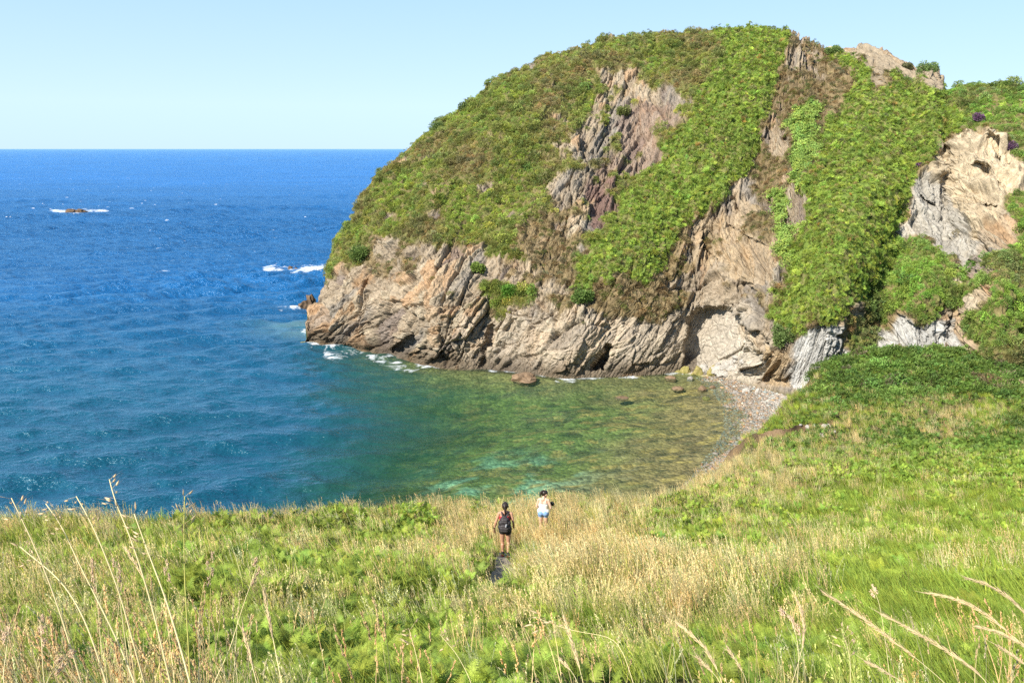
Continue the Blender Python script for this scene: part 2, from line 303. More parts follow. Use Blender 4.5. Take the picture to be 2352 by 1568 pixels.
# ---- cover map: 0 rock, 1 heath/gorse, 2 bracken, 3 ivy, 4 brown heath
P1 = [(735, 660), (745, 600), (780, 480), (850, 380), (980, 270), (1150, 150), (1300, 90), (1500, 40), (1800, 30), (1840, 78), (1815, 130), (1790, 190), (1740, 330), (1500, 520), (1400, 545), (1330, 590), (1290, 640), (1230, 590), (1190, 610), (1120, 575), (1060, 575), (1000, 600), (950, 560), (870, 550), (835, 610), (790, 610), (760, 650)]
COVER = [(P1, 1, .79), ([(850, 545), (1000, 600), (1120, 575), (1240, 620), (1340, 690), (1450, 740), (1240, 750), (1080, 740), (940, 680), (840, 650)], 4, .36),
 ([(1110, 640), (1170, 640), (1230, 660), (1220, 700), (1130, 720), (1090, 700)], 1, .75),
 ([(1385, 160), (1430, 172), (1500, 190), (1560, 210), (1610, 225), (1580, 262), (1565, 290), (1520, 310), (1500, 370), (1450, 420), (1420, 480), (1400, 545), (1350, 560), (1335, 640), (1300, 620), (1330, 520), (1300, 440), (1310, 380), (1325, 320), (1350, 270), (1375, 215)], 1, .31),
 ([(1160, 560), (1215, 490), (1290, 440), (1340, 500), (1335, 600), (1290, 640), (1220, 600)], 4, .58),
 ([(1385, 300), (1430, 290), (1440, 325), (1390, 340)], 1, .9), ([(1540, 200), (1600, 190), (1620, 230), (1560, 245)], 1, .9),
 ([(1620, 30), (1800, 30), (1825, 90), (1805, 170), (1775, 260), (1740, 340), (1700, 410), (1640, 455), (1585, 500), (1545, 560), (1530, 615), (1470, 645), (1400, 625), (1360, 700), (1318, 695), (1335, 610), (1380, 540), (1420, 475), (1480, 400), (1520, 335), (1570, 290), (1600, 230), (1640, 170), (1650, 110)], 2, 1.),
 ([(1440, 130), (1500, 110), (1560, 105), (1650, 130), (1640, 190), (1580, 215), (1500, 185)], 1, 1.),
 ([(1810, 90), (1850, 85), (1905, 110), (1900, 165), (1840, 175), (1810, 235), (1785, 290), (1750, 305), (1755, 250), (1790, 180)], 4, .42),
 ([(1800, 195), (1900, 150), (1960, 140), (1990, 230), (1940, 330), (1890, 340), (1850, 300), (1800, 400), (1760, 470), (1700, 420), (1745, 330), (1790, 280)], 4, .72),
 ([(1760, 300), (1800, 290), (1812, 330), (1790, 360), (1765, 350)], 4, .05),
 ([(1660, 480), (1700, 430), (1780, 480), (1800, 560), (1790, 700), (1740, 700), (1600, 620), (1530, 640), (1545, 565), (1590, 500)], 4, .25),
 ([(1330, 690), (1400, 640), (1470, 645), (1590, 610), (1580, 690), (1560, 720), (1480, 750), (1420, 735)], 4, .8), ([(1700, 500), (1790, 400), (1815, 480), (1790, 590), (1730, 560)], 4, .62),
 ([(1895, 108), (1960, 130), (2050, 150), (2160, 222), (2200, 150), (2650, 150), (2650, 330), (2351, 330), (2290, 300), (2230, 292), (2180, 330), (2130, 385), (2095, 440), (2072, 500), (2060, 560), (2030, 640), (1990, 690), (1930, 720), (1880, 740), (1840, 770), (1780, 750), (1780, 680), (1800, 600), (1830, 520), (1850, 440), (1885, 330), (1930, 260), (1960, 190), (1930, 150)], 2, 1.),
 ([(2160, 222), (2200, 150), (2650, 150), (2650, 400), (2351, 380), (2330, 350), (2290, 300), (2230, 285), (2200, 260)], 1, .95),
 ([(1960, 100), (2000, 92), (2060, 125), (2040, 165), (2025, 215), (2000, 200), (1985, 150)], 4, .22), ([(2055, 150), (2100, 140), (2160, 140), (2172, 190), (2165, 222), (2125, 200)], 1, .12),
 ([(1825, 260), (1865, 215), (1890, 235), (1882, 330), (1855, 400), (1845, 450), (1826, 400), (1822, 320)], 3, 1.), ([(1765, 440), (1800, 445), (1812, 500), (1812, 600), (1795, 610), (1792, 520)], 3, .9),
 ([(2085, 450), (2120, 390), (2180, 335), (2230, 292), (2290, 315), (2345, 365), (2351, 415), (2290, 440), (2315, 480), (2285, 520), (2230, 530), (2190, 560), (2205, 605), (2150, 575), (2100, 545), (2066, 525)], 4, .13),
 ([(2062, 540), (2110, 548), (2160, 575), (2205, 605), (2195, 660), (2150, 740), (2060, 735), (1960, 740), (1990, 690), (2030, 640)], 1, .95), ([(1990, 640), (2030, 600), (2020, 690), (1985, 720)], 1, .7),
 ([(2200, 600), (2235, 560), (2275, 560), (2300, 530), (2308, 560), (2275, 640), (2225, 700), (2200, 760), (2165, 810), (2140, 800), (2160, 720), (2190, 660)], 1, .55),
 ([(1800, 800), (1830, 760), (1920, 745), (1990, 730), (2060, 730), (2170, 740), (2180, 810), (1900, 870), (1840, 910)], 4, .30), ([(1780, 745), (1840, 745), (1870, 760), (1840, 790), (1795, 800)], 4, .75), ([(1920, 750), (2000, 735), (2030, 790), (1960, 810)], 1, .85),
 ([(2650, 400), (2351, 430), (2320, 475), (2308, 560), (2285, 640), (2245, 720), (2235, 800), (2240, 900), (2650, 940)], 1, .97)]
cov = np.zeros(UU.shape); den = np.full(UU.shape, .03); typ = np.full(UU.shape, 4.)
_x, _y = UU+_jx*2.6, VV+_jy*2.6
for P, t_, d_ in COVER:
    m = inpoly(_x, _y, P); typ[m] = t_; den[m] = d_
den = blur(den, 90); den *= sm(0, .02, T)[None]
den[(VV > 740) & (UU < 1500)] *= .2
P0 = world_from(UU, VV, HY)
patch = np.clip(fbm(P0[..., 0]/4, P0[..., 2]/4, P0[..., 1]/4, 5, 61, .6)*.95+.5, 0, 1)
patch2 = np.clip(fbm(P0[..., 0]/1.6, P0[..., 2]/1.6, P0[..., 1]/1.6, 3, 63)*.8+.5, 0, 1)
veg = np.clip((den-(.65*patch+.35*patch2))*7+.5, 0, 1)*(den > .02)
vegs = blur(veg, 2)
# ---- rock relief: dipping beds broken into blocks
dip = np.radians(np.interp(U, [700, 900, 1200, 1450, 1600, 1750, 1900, 2100, 2351], [44, 48, 51, 55, 58, 62, 86, 76, 70]))[:, None]
wx = 1.6*fbm(P0[..., 0]/9, P0[..., 2]/9, 0, 3, 71); X_, Z_ = P0[..., 0]+wx, P0[..., 2]+wx*.6
q = X_*np.sin(dip)-Z_*np.cos(dip); s_ = X_*np.cos(dip)+Z_*np.sin(dip)
q = q+.5*fbm(q/2, s_/6, 0, 3, 72)
disp = np.zeros(UU.shape); tone = np.zeros(UU.shape); blk = 1+.6*np.exp(-(segd(UU, VV, 1700, 480, 1640, 620)[0]/75)**2)
for sq, ssz, am, sd_ in [(2.6, 6., 1.1, 81), (1.05, 2.3, .80, 84), (.48, .95, .42, 87)]:
    f1, e, r0, r1, r2, dx, dy = worley(q/sq, s_/ssz, sd_)
    if sq > 2: rbig = r0.copy()
    if .5 < sq < 2: rmid = r0.copy()
    disp += blk*am*((r0-.5)*1.0+r1*dx*1.3+r2*dy*1.3)-am*.55*(1-sm(0, .10, e))
    tone += (r0-.5)*(.7 if sq > 1 else .45)
slab = np.abs(fbm(q/.9, s_/14, 0, 4, 90)); disp += .9*slab-.25
disp += .35*fbm(P0[..., 0]/1.2, P0[..., 2]/1.2, P0[..., 1]/1.2, 4, 92)
smooth_zone = np.clip(np.exp(-(segd(UU, VV, 1850, 780, 1860, 890)[0]/45)**2)+.5*np.exp(-(segd(UU, VV, 2120, 450, 2180, 560)[0]/50)**2)+.75*np.exp(-(segd(UU, VV, 1330, 800, 1540, 800)[0]/60)**2)+.45*np.exp(-(segd(UU, VV, 1130, 800, 1250, 810)[0]/45)**2)+.7*cave+.2*np.exp(-(segd(UU, VV, 1650, 660, 1560, 800)[0]/50)**2), 0, 1)
disp *= (1-.8*smooth_zone)*(1-.7*cave)
sandy = blur(softpoly([(2180, 335), (2235, 290), (2351, 360), (2351, 420), (2310, 500), (2230, 530), (2190, 440), (2110, 400)]), 4)
disp = disp*(1-.5*sandy)+sandy*(3.4*np.minimum(0, .12-np.abs(fbm(P0[..., 0]/3.5, P0[..., 2]/1.7, 0, 4, 191)))*-1+1.5*fbm(P0[..., 0]/1.5, P0[..., 2]/.9, 2, 4, 193))
disp = disp*(1-.55*vegs)+vegs*(.9*fbm(P0[..., 0]/3.5, P0[..., 2]/3.5, P0[..., 1]/3.5, 4, 95)+.2)
disp *= sm(0, .035, T)[None]*.8+.2
disp[:3] *= 0.0
dU = np.gradient(P0, axis=0); dV = np.gradient(P0, axis=1); N0 = np.cross(dU, dV); N0 /= np.linalg.norm(N0, axis=-1, keepdims=True)+1e-9
N0 = np.where(N0[..., 1:2] > .2, -N0, N0)
for _ in range(6):
    N0[1:-1] = (N0[:-2]+2*N0[1:-1]+N0[2:])/4; N0[:, 1:-1] = (N0[:, :-2]+2*N0[:, 1:-1]+N0[:, 2:])/4
N0 /= np.linalg.norm(N0, axis=-1, keepdims=True)+1e-9
HP = P0+N0*disp[..., None]
# ---- skirt below the waterline and the far side falling back to the sea
skn = fbm(HP[:, 0, 0]/1.7, HP[:, 0, 1]/1.7, 0, 3, 97)
skirt = np.stack([HP[:, 0]+np.stack([0*skn, -f*(1+.9*skn), -d+0*skn], -1) for f, d in ((1.3, 4.5), (.8, 1.8), (.4, .8), (.12, .22))], 1)
skirt[..., 2] -= ((HP[:, 0, 2:3]-skirt[..., 2])*3)*(U > 1585)[:, None]
nb = 46; sbk = np.linspace(0, 1, nb+1)[1:]
zc = HP[:, -1, 2]; blen = np.minimum(6+2.1*np.maximum(zc, 0), 95.)*sm(700, 760, U)+.5
dirn = np.stack([HP[:, -1, 0]/HP[:, -1, 1], np.ones(len(U))], -1)
back = np.zeros((len(U), nb, 3))
for k, s in enumerate(sbk):
    back[:, k, 0] = HP[:, -1, 0]+dirn[:, 0]*blen*s; back[:, k, 1] = HP[:, -1, 1]+blen*s
    back[:, k, 2] = zc-(zc+4)*(.35*s+.65*s**2.2)
back[..., 2] += 1.2*fbm(back[..., 0]/8, back[..., 1]/8, 0, 3, 99)*sbk[None]
ALL = np.concatenate([skirt, HP, back], 1); ntot = ALL.shape[1]
# ---- rock colour (stone's own colours: beds, iron stain, grey shale, wet tide band)
x0, x2, x1 = P0[..., 0], P0[..., 2], P0[..., 1]
big = fbm(q/3, s_/10, 0, 4, 101); iron = fbm(q/1.6, s_/5, 3, 4, 105)
colr = np.array([.335, .268, .188])[None, None]*(1+.16*tone+.34*big)[..., None]
colr = colr*(1-sm(.18, .5, iron)[..., None]*.55)+np.array([.36, .20, .085])*(sm(.18, .5, iron)[..., None]*.55)
rmx = .6*rbig+.4*rmid
for lo, hi, c_, a_ in ((.62, .70, (.40, .335, .235), .6), (.76, .84, (.36, .205, .10), .6), (.30, .24, (.205, .165, .145), .7)):
    mm = (sm(lo, hi, rmx) if hi > lo else sm(-lo, -hi, -rmx))[..., None]*a_; colr = colr*(1-mm)+np.array(c_)*(1+.25*tone+.3*big)[..., None]*mm
gm = sm(.05, .4, fbm(q/2.2, s_/12, 9, 4, 108)); colr = colr*(1-.7*gm[..., None])+np.array([.225, .205, .18])*(.7*gm[..., None])
def blend(P, c, a):
    global colr
    m = blur(softpoly(P, jit=2.2), 3)[..., None]*a; colr = colr*(1-m)+np.array(c)*(1+.2*tone+.3*big)[..., None]*m
blend([(1380, 330), (1440, 240), (1540, 230), (1580, 260), (1520, 330), (1470, 420), (1400, 540), (1350, 500), (1350, 400)], (.205, .140, .112), .62)
blend([(1350, 420), (1440, 400), (1420, 480), (1390, 540), (1350, 510)], (.15, .09, .075), .75)
blend([(1060, 720), (1600, 680), (1720, 690), (1740, 880), (1300, 870), (1060, 850)], (.455, .378, .278), .6)
blend([(1580, 790), (1690, 740), (1760, 860), (1700, 880), (1600, 850)], (.42, .37, .29), .8)
blend([(1815, 890), (1835, 755), (2060, 735), (2190, 740), (2190, 820), (1840, 910)], (.45, .44, .41), .95)
blend([(2060, 530), (2110, 400), (2190, 430), (2240, 530), (2205, 610)], (.36, .335, .285), .9)
blend([(2180, 335), (2235, 290), (2351, 360), (2351, 420), (2310, 500), (2230, 530), (2190, 440), (2110, 400)], (.45, .365, .245), .92)
blend(CAVE, (.47, .42, .345), .55)
blend([(1745, 800), (1800, 790), (1822, 880), (1760, 885)], (.40, .285, .155), .6)
blend([(1955, 95), (2060, 120), (2170, 160), (2165, 220), (2040, 215), (1985, 205)], (.30, .24, .165), .75)
blend([(1560, 500), (1700, 440), (1790, 560), (1760, 640), (1600, 620)], (.43, .325, .20), .65)
wet = sm(3.0, .5, x2+.9*fbm(x0/3, x1/3, 0, 3, 111))*(UU < 1600); colr = colr*(1-.72*wet[..., None])+np.array([.07, .05, .03])*(.72*wet[..., None])
vcol = np.zeros(UU.shape+(3,)); 
for t_, c in ((1, (.17, .165, .055)), (2, (.15, .21, .04)), (3, (.18, .26, .05)), (4, (.22, .165, .085))): vcol[typ == t_] = c
vcol = blur(vcol.transpose(2, 0, 1).reshape(3, *UU.shape)[0], 1)[..., None]*np.array([1, 0, 0])+vcol*np.array([0, 1, 1])
litter = np.array([.24, .175, .09])*(1+.4*big[..., None])
vcol = vcol*(1-.5*sm(.45, .62, patch2)[..., None])+litter*(.5*sm(.45, .62, patch2)[..., None])
earth = sm(.3, .9, blur(veg, 7)); colr = colr*(1-.3*earth[..., None])+litter*(.3*earth[..., None])
cfin = np.clip(colr*(1-vegs[..., None])+vcol*vegs[..., None], .012, .9)
def full(A, fill_back):
    sk = np.repeat(A[:, :1], 4, 1)*1.; sk = (sk*.15+np.array([.125, .105, .050])*.85) if A.shape[-1] == 3 and fill_back is not None and A.max() < 1.5 else sk+(np.array([5.2, 2.2, 1., .3])[None, :, None] if A.ndim == 3 else 0); bk = np.repeat(A[:, -1:], nb, 1)
    if fill_back is not None: bk = np.broadcast_to(np.array(fill_back), bk.shape)
    return np.concatenate([sk, A, bk], 1)
def rock_mat():
    m, n, l, out = newmat('headland_rock'); b = n.new('ShaderNodeBsdfPrincipled'); b.inputs['Roughness'].default_value = .9; b.inputs['Specular IOR Level'].default_value = .15
    a = n.new('ShaderNodeAttribute'); a.attribute_name = 'col'; st = n.new('ShaderNodeAttribute'); st.attribute_name = 'strat'; vg = n.new('ShaderNodeAttribute'); vg.attribute_name = 'veg'
    tc = n.new('ShaderNodeTexCoord')
    t1 = noise_n(n, l, 2.2, 8, .7, st.outputs['Vector'], .4); t2 = noise_n(n, l, 1.1, 8, .7, tc.outputs['Object'])
    k = ramp_n(n, l, t1.outputs[0], [(.28, .40), (.48, 1.0), (.75, 1.35)]); c = mix_n(n, l, .75, a.outputs['Color'], k, 'MULTIPLY')
    c = mix_n(n, l, .6, c, ramp_n(n, l, t2.outputs[0], [(.3, .62), (.7, 1.32)]), 'MULTIPLY')
    l.new(c, b.inputs['Base Color'])
    vo = n.new('ShaderNodeTexVoronoi'); vo.feature = 'DISTANCE_TO_EDGE'; vo.inputs['Scale'].default_value = .9; wv_ = mix_n(n, l, .22, st.outputs['Vector'], t2.outputs['Color'], 'ADD'); l.new(wv_, vo.inputs['Vector'])
    ed = math_n(n, l, 'MINIMUM', math_n(n, l, 'MULTIPLY', vo.outputs['Distance'], 6.), 1.)
    vo2 = n.new('ShaderNodeTexVoronoi'); vo2.inputs['Scale'].default_value = .9; l.new(wv_, vo2.inputs['Vector']); bw = n.new('ShaderNodeRGBToBW'); l.new(vo2.outputs['Color'], bw.inputs[0])
    hh = math_n(n, l, 'ADD', math_n(n, l, 'MULTIPLY', t1.outputs[0], .55), math_n(n, l, 'MULTIPLY', t2.outputs[0], .7)); hh = math_n(n, l, 'ADD', hh, math_n(n, l, 'ADD', math_n(n, l, 'MULTIPLY', ed, .35), math_n(n, l, 'MULTIPLY', bw.outputs[0], .5)))
    bp = n.new('ShaderNodeBump'); bp.inputs['Strength'].default_value = .85; bp.inputs['Distance'].default_value = .45
    l.new(hh, bp.inputs['Height']); l.new(bp.outputs[0], b.inputs['Normal']); l.new(b.outputs[0], out.inputs[0]); return m
ROCK = rock_mat()
head = mesh_obj('headland', ALL.reshape(-1, 3), gridfaces(len(U), ntot), ROCK)
vattr(head, 'col', full(cfin, (.09, .10, .03)).reshape(-1, 3), 'FLOAT_COLOR')
vattr(head, 'veg', full(vegs, 1.0).reshape(-1))
vattr(head, 'strat', full(np.stack([q/.55, s_/.85, P0[..., 1]/1.5], -1), None).reshape(-1, 3), 'FLOAT_VECTOR')
tag(head, kind='structure')
def head_at(x, y):
    i = int(np.argmin(abs(U-x))); t = (yb[i]-y)/(yb[i]-yc[i]); j = int(np.clip(round(t*(NT-1)), 0, NT-1)); return HP[i, j], N0[i, j]

# ================================================================== SEABED, BEACH, SEA
SHORE = np.array([tuple(at(x, y, -CAMZ/ray(x, y)[1]))[:2] for x, y in [(1560, 853), (1632, 862), (1672, 890), (1704, 930), (1708, 985), (1680, 1035), (1640, 1090), (1560, 1170)]])
FOOT = np.array([tuple(at(x, y+1, -CAMZ/ray(x, y+1)[1]))[:2] for x, y in BASE[1:16]])
def foot_d(x, y):
    d = np.full(np.shape(x), 1e9)
    for i in range(len(FOOT)-1): d = np.minimum(d, segd(x, y, *FOOT[i], *FOOT[i+1])[0])
    return d
def floor_z(x, y):
    sx = np.interp(y, SHORE[::-1, 1], SHORE[::-1, 0]); d = (x-sx)                  # + towards the land
    z = np.where(d > 0, d*.10, -np.abs(d)**.82*.115)
    z = z+.10*fbm(x/1.5, y/1.5, 0, 3, 121)-.35*np.maximum(0, -d-24)*.28
    z = z+np.where(d < -3, .5*fbm(x/4, y/4, 0, 3, 125)*sm(-3, -12, d), 0)
    fd_ = foot_d(x, y); z = np.maximum(z, -.22-.15*fd_-.006*fd_**2+.22*fbm(x/1.6, y/1.6, 0, 3, 128))
    return np.maximum(z, -14), d
fx = np.linspace(-75, 48, 340)[:, None]; fy = np.linspace(34, 136, 300)[None]
FX, FY = fx+0*fy, fy+0*fx; FZ, FD = floor_z(FX, FY)
fl = np.stack([FX, FY, FZ], -1).reshape(-1, 3); FF = gridfaces(340, 300)
pn = fbm(FX/6, FY/3, 0, 4, 131).ravel(); pn2 = fbm(FX/2.2, FY/1.2, 0, 4, 135).ravel(); dd = FD.ravel()
weed = np.array([.098, .122, .036]); dark = np.array([.026, .040, .018]); brown = np.array([.19, .125, .062]); sand = np.array([.17, .30, .21]); peb = np.array([.46, .40, .33])
fc = weed+0*pn[:, None]
def lay(c, m):
    global fc
    fc = fc*(1-m[:, None])+np.asarray(c)*m[:, None]
lay(dark, sm(0, .35, pn2+.6*pn)*.75)
lay((.16, .13, .05), sm(.25, .5, fbm(FX/2.6, FY/1.4, 5, 4, 137).ravel())*.8)
_fpx, _fpy = proj(fl)
lay(sand, sm(-.1, .3, pn+.5*pn2)*.75*np.clip(sm(1010, 1100, _fpy)*sm(900, 1050, _fpx), 0, 1))
lay(brown, sm(-20, -5, dd+6*pn)*.9)
lay((.10, .07, .04), sm(-.05, .35, pn2)*.7*sm(-17, -3, dd)*sm(1.0, -1.0, dd))
_w = worley(fl[:, 0]/1.5, fl[:, 1]/.9, 141); lay((.24, .165, .06), (_w[2] > .80)*sm(.05, .25, _w[1])*.8*sm(-45, -8, dd)); lay((.05, .045, .025), (_w[2] < .20)*sm(.05, .25, _w[1])*.7)
lay((.115, .10, .045), sm(8, 1, foot_d(fl[:, 0], fl[:, 1])+2.5*pn2)*.8)
lay(peb, sm(-1.0, 2.2, dd+1.6*pn2))
lay((.62, .58, .52), sm(3.0, 7., dd+1.5*pn)*.8)
land = fl[FF].mean(1)[:, 2] > .02
def floor_mat(name, sc):
    m, n, l, out = newmat(name); b = n.new('ShaderNodeBsdfPrincipled'); b.inputs['Roughness'].default_value = .85; b.inputs['Specular IOR Level'].default_value = .2
    a = n.new('ShaderNodeAttribute'); a.attribute_name = 'col'; tc = n.new('ShaderNodeTexCoord')
    v = n.new('ShaderNodeTexVoronoi'); v.inputs['Scale'].default_value = sc; l.new(tc.outputs['Object'], v.inputs['Vector'])
    bw = n.new('ShaderNodeRGBToBW'); l.new(v.outputs['Color'], bw.inputs[0])
    t = noise_n(n, l, 1.4, 5, .6, tc.outputs['Object'])
    c = mix_n(n, l, .6, a.outputs['Color'], ramp_n(n, l, bw.outputs[0], [(.2, .55), (.8, 1.45)]), 'MULTIPLY')
    c = mix_n(n, l, .7, c, ramp_n(n, l, t.outputs[0], [(.3, .6), (.7, 1.4)]), 'MULTIPLY'); l.new(c, b.inputs['Base Color'])
    bp = n.new('ShaderNodeBump'); bp.inputs['Strength'].default_value = .9; bp.inputs['Distance'].default_value = .15; bp.invert = True
    l.new(v.outputs['Distance'], bp.inputs['Height']); l.new(bp.outputs[0], b.inputs['Normal']); l.new(b.outputs[0], out.inputs[0]); return m
for nm, sel, mt in (('seabed', ~land, floor_mat('seabed_weed', 2.6)), ('beach', land, floor_mat('beach_cobble', 3.2))):
    f = FF[sel]; used = np.unique(f); re = np.zeros(len(fl), int); re[used] = np.arange(len(used))
    o = mesh_obj(nm, fl[used], re[f], mt, smooth=True); vattr(o, 'col', np.clip(fc[used]*(2.05 if nm == 'seabed' else .55), .01, .8), 'FLOAT_COLOR'); tag(o, kind='structure')

# sea surface: wind chop as real waves, smaller ripples as bump
ys = 341.45+np.concatenate([np.geomspace(.12, 12, 60)[:-1], np.linspace(12, 520, 420)[:-1], np.linspace(520, 900, 330)]); xs = np.linspace(-500, 2700, 900)
SX, SY = np.meshgrid(xs, ys, indexing='ij'); a_, b_ = ray(SX, SY); Yd = -CAMZ/b_; SP_ = np.stack([a_*Yd, Yd, 0*Yd], -1)
wx_, wy_ = SP_[..., 0], SP_[..., 1]; hz = np.zeros(SX.shape); rr = np.random.default_rng(3)
step = np.gradient(wy_, axis=1); step = np.abs(step)
fz, fd = floor_z(wx_, wy_)
hyd = np.linalg.norm(np.stack([wx_-30, wy_-95], -1), axis=-1)
calm = .16+.84*sm(28, 75, hyd)
for i in range(70):
    lam = 1.3*10**(rr.random()*1.0); th = math.radians(-78+rr.normal()*24); k = 2*math.pi/lam; am = .0135*lam**.85*(1+.55*(lam > 2.6))
    ph = k*(wx_*math.cos(th)+wy_*math.sin(th))+rr.random()*6.28+.8*vnoise(wx_/40, wy_/40, i, 7)
    hz += am*(1-np.abs(np.sin(ph/2))*1.6 if i % 3 == 0 else np.sin(ph))*sm(.75*lam, .3*lam, step)
hz *= calm*(.75+.5*vnoise(wx_/55, wy_/30, 0, 8))
SP_[..., 2] = hz
foam = np.zeros(SX.shape)
for x0_, y0_, x1_, y1_, w, hgt in [(128, 484, 238, 483, 8, 5), (613, 618, 738, 617, 9, 7), (640, 706, 712, 705, 12, 6), (755, 812, 830, 806, 14, 9), (850, 820, 925, 838, 13, 10), (880, 832, 930, 845, 10, 7), (960, 834, 1000, 838, 9, 5), (1165, 851, 1245, 862, 10, 5), (1060, 850, 1120, 852, 12, 4), (730, 786, 760, 796, 8, 6), (350, 622, 430, 625, 12, 4), (705, 770, 720, 790, 8, 10), (1280, 872, 1330, 876, 12, 4)]:
    d, t = segd(SX, SY, x0_, y0_, x1_, y1_); yo = np.abs(SY-(y0_+(y1_-y0_)*t)); foam = np.maximum(foam, np.exp(-(np.maximum(d-yo, 0)/(w*1.6))**2-(yo/(hgt*1.25))**2)*(.36 if w == 12 and hgt < 6 else .78))
_by = ip(BASE, SX); _on = (SX > 706) & (SX < 1570); foam = np.maximum(foam, _on*.50*np.exp(-((SY-_by-2)/5.)**2)*(.75+.5*vnoise(wx_/4, wy_/4, 3, 12)))
wz = np.clip(-fz, 0, 20)
bx = np.interp(SY, [780, 860, 1000, 1100, 1200, 1300], [715, 790, 800, 750, 620, 560])+120*fbm(wx_/10, wy_/6, 0, 5, 145)
shallow = sm(-200, 320, SX-bx)*(wy_ < 140)
clar = np.clip(np.exp(-wz*.13)*shallow, 0, 1)
sea_c = np.zeros(SX.shape+(3,))
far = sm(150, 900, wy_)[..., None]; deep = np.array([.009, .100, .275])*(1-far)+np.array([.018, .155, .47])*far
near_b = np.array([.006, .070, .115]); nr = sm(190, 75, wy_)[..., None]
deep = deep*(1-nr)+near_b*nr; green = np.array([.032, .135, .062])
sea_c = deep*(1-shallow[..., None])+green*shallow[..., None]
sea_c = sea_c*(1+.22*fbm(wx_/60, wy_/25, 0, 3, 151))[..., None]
def sea_mat():
    m, n, l, out = newmat('sea_water'); tc = n.new('ShaderNodeTexCoord')
    mp = n.new('ShaderNodeMapping'); mp.inputs['Scale'].default_value = (.55, 1, 1); mp.inputs['Rotation'].default_value = (0, 0, math.radians(18)); l.new(tc.outputs['Object'], mp.inputs[0])
    n1 = noise_n(n, l, .42, 5, .62, mp.outputs[0]); n2 = noise_n(n, l, 1.7, 4, .6, mp.outputs[0]); n0 = noise_n(n, l, .07, 3, .5, mp.outputs[0])
    at_ = n.new('ShaderNodeAttribute'); at_.attribute_name = 'calm'
    h = math_n(n, l, 'ADD', math_n(n, l, 'MULTIPLY', n1.outputs[0], 1.35), math_n(n, l, 'MULTIPLY', n2.outputs[0], .42)); h = math_n(n, l, 'ADD', h, math_n(n, l, 'MULTIPLY', n0.outputs[0], 2.2))
    h = math_n(n, l, 'MULTIPLY', h, at_.outputs['Fac'])
    bp = n.new('ShaderNodeBump'); bp.inputs['Strength'].default_value = 1.; bp.inputs['Distance'].default_value = 1.5; l.new(h, bp.inputs['Height'])
    c = n.new('ShaderNodeAttribute'); c.attribute_name = 'col'; cl = n.new('ShaderNodeAttribute'); cl.attribute_name = 'clar'; fo = n.new('ShaderNodeAttribute'); fo.attribute_name = 'foam'
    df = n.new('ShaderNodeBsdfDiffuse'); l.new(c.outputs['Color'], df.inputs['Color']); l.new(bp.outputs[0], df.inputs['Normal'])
    tr = n.new('ShaderNodeBsdfTransparent'); tr.inputs[0].default_value = (.88, .97, .88, 1)
    m1 = n.new('ShaderNodeMixShader'); l.new(cl.outputs['Fac'], m1.inputs[0]); l.new(df.outputs[0], m1.inputs[1]); l.new(tr.outputs[0], m1.inputs[2])
    gl = n.new('ShaderNodeBsdfGlossy'); gl.inputs['Roughness'].default_value = .24; gl.inputs['Color'].default_value = (.58, .84, 1, 1); l.new(bp.outputs[0], gl.inputs['Normal'])
    rf = n.new('ShaderNodeAttribute'); rf.attribute_name = 'refl'
    fr = n.new('ShaderNodeFresnel'); fr.inputs['IOR'].default_value = 1.33; l.new(bp.outputs[0], fr.inputs['Normal'])
    m2 = n.new('ShaderNodeMixShader'); l.new(math_n(n, l, 'MULTIPLY', fr.outputs[0], rf.outputs['Fac']), m2.inputs[0]); l.new(m1.outputs[0], m2.inputs[1]); l.new(gl.outputs[0], m2.inputs[2])
    mf = n.new('ShaderNodeMapping'); mf.inputs['Scale'].default_value = (.22, .13, 1); mf.inputs['Rotation'].default_value = (0, 0, math.radians(12)); l.new(tc.outputs['Object'], mf.inputs[0]); fn = noise_n(n, l, 1., 10, .74, mf.outputs[0], .6)
    f1 = ramp_n(n, l, math_n(n, l, 'ADD', fo.outputs['Fac'], math_n(n, l, 'MULTIPLY', math_n(n, l, 'SUBTRACT', fn.outputs[0], .5), 3.4)), [(.55, 0.), (.75, .45), (1.0, .95)])
    f1 = math_n(n, l, 'MULTIPLY', f1, math_n(n, l, 'GREATER_THAN', fo.outputs['Fac'], .06))
    mw = n.new('ShaderNodeMapping'); mw.inputs['Scale'].default_value = (.27, .13, 1); l.new(tc.outputs['Object'], mw.inputs[0])
    wc = noise_n(n, l, 1.0, 3, .5, mw.outputs[0]); cp = n.new('ShaderNodeAttribute'); cp.attribute_name = 'caps'; wh = math_n(n, l, 'MULTIPLY', math_n(n, l, 'GREATER_THAN', wc.outputs[0], .725), cp.outputs['Fac'])
    ff = math_n(n, l, 'MAXIMUM', f1, math_n(n, l, 'MULTIPLY', wh, .85))
    fw = n.new('ShaderNodeBsdfDiffuse'); fw.inputs['Color'].default_value = (.82, .86, .88, 1)
    m3 = n.new('ShaderNodeMixShader'); l.new(ff, m3.inputs[0]); l.new(m2.outputs[0], m3.inputs[1]); l.new(fw.outputs[0], m3.inputs[2]); l.new(m3.outputs[0], out.inputs[0]); return m
sea = mesh_obj('sea', SP_.reshape(-1, 3), gridfaces(*SX.shape)[:, ::-1].copy(), sea_mat(), smooth=True)
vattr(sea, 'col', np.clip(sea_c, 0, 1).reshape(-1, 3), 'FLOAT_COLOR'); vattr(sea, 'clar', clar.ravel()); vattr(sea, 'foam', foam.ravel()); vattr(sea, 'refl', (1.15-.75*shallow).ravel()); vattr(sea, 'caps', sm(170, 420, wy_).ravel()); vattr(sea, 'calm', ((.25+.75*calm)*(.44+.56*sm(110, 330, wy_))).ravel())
tag(sea, kind='structure')

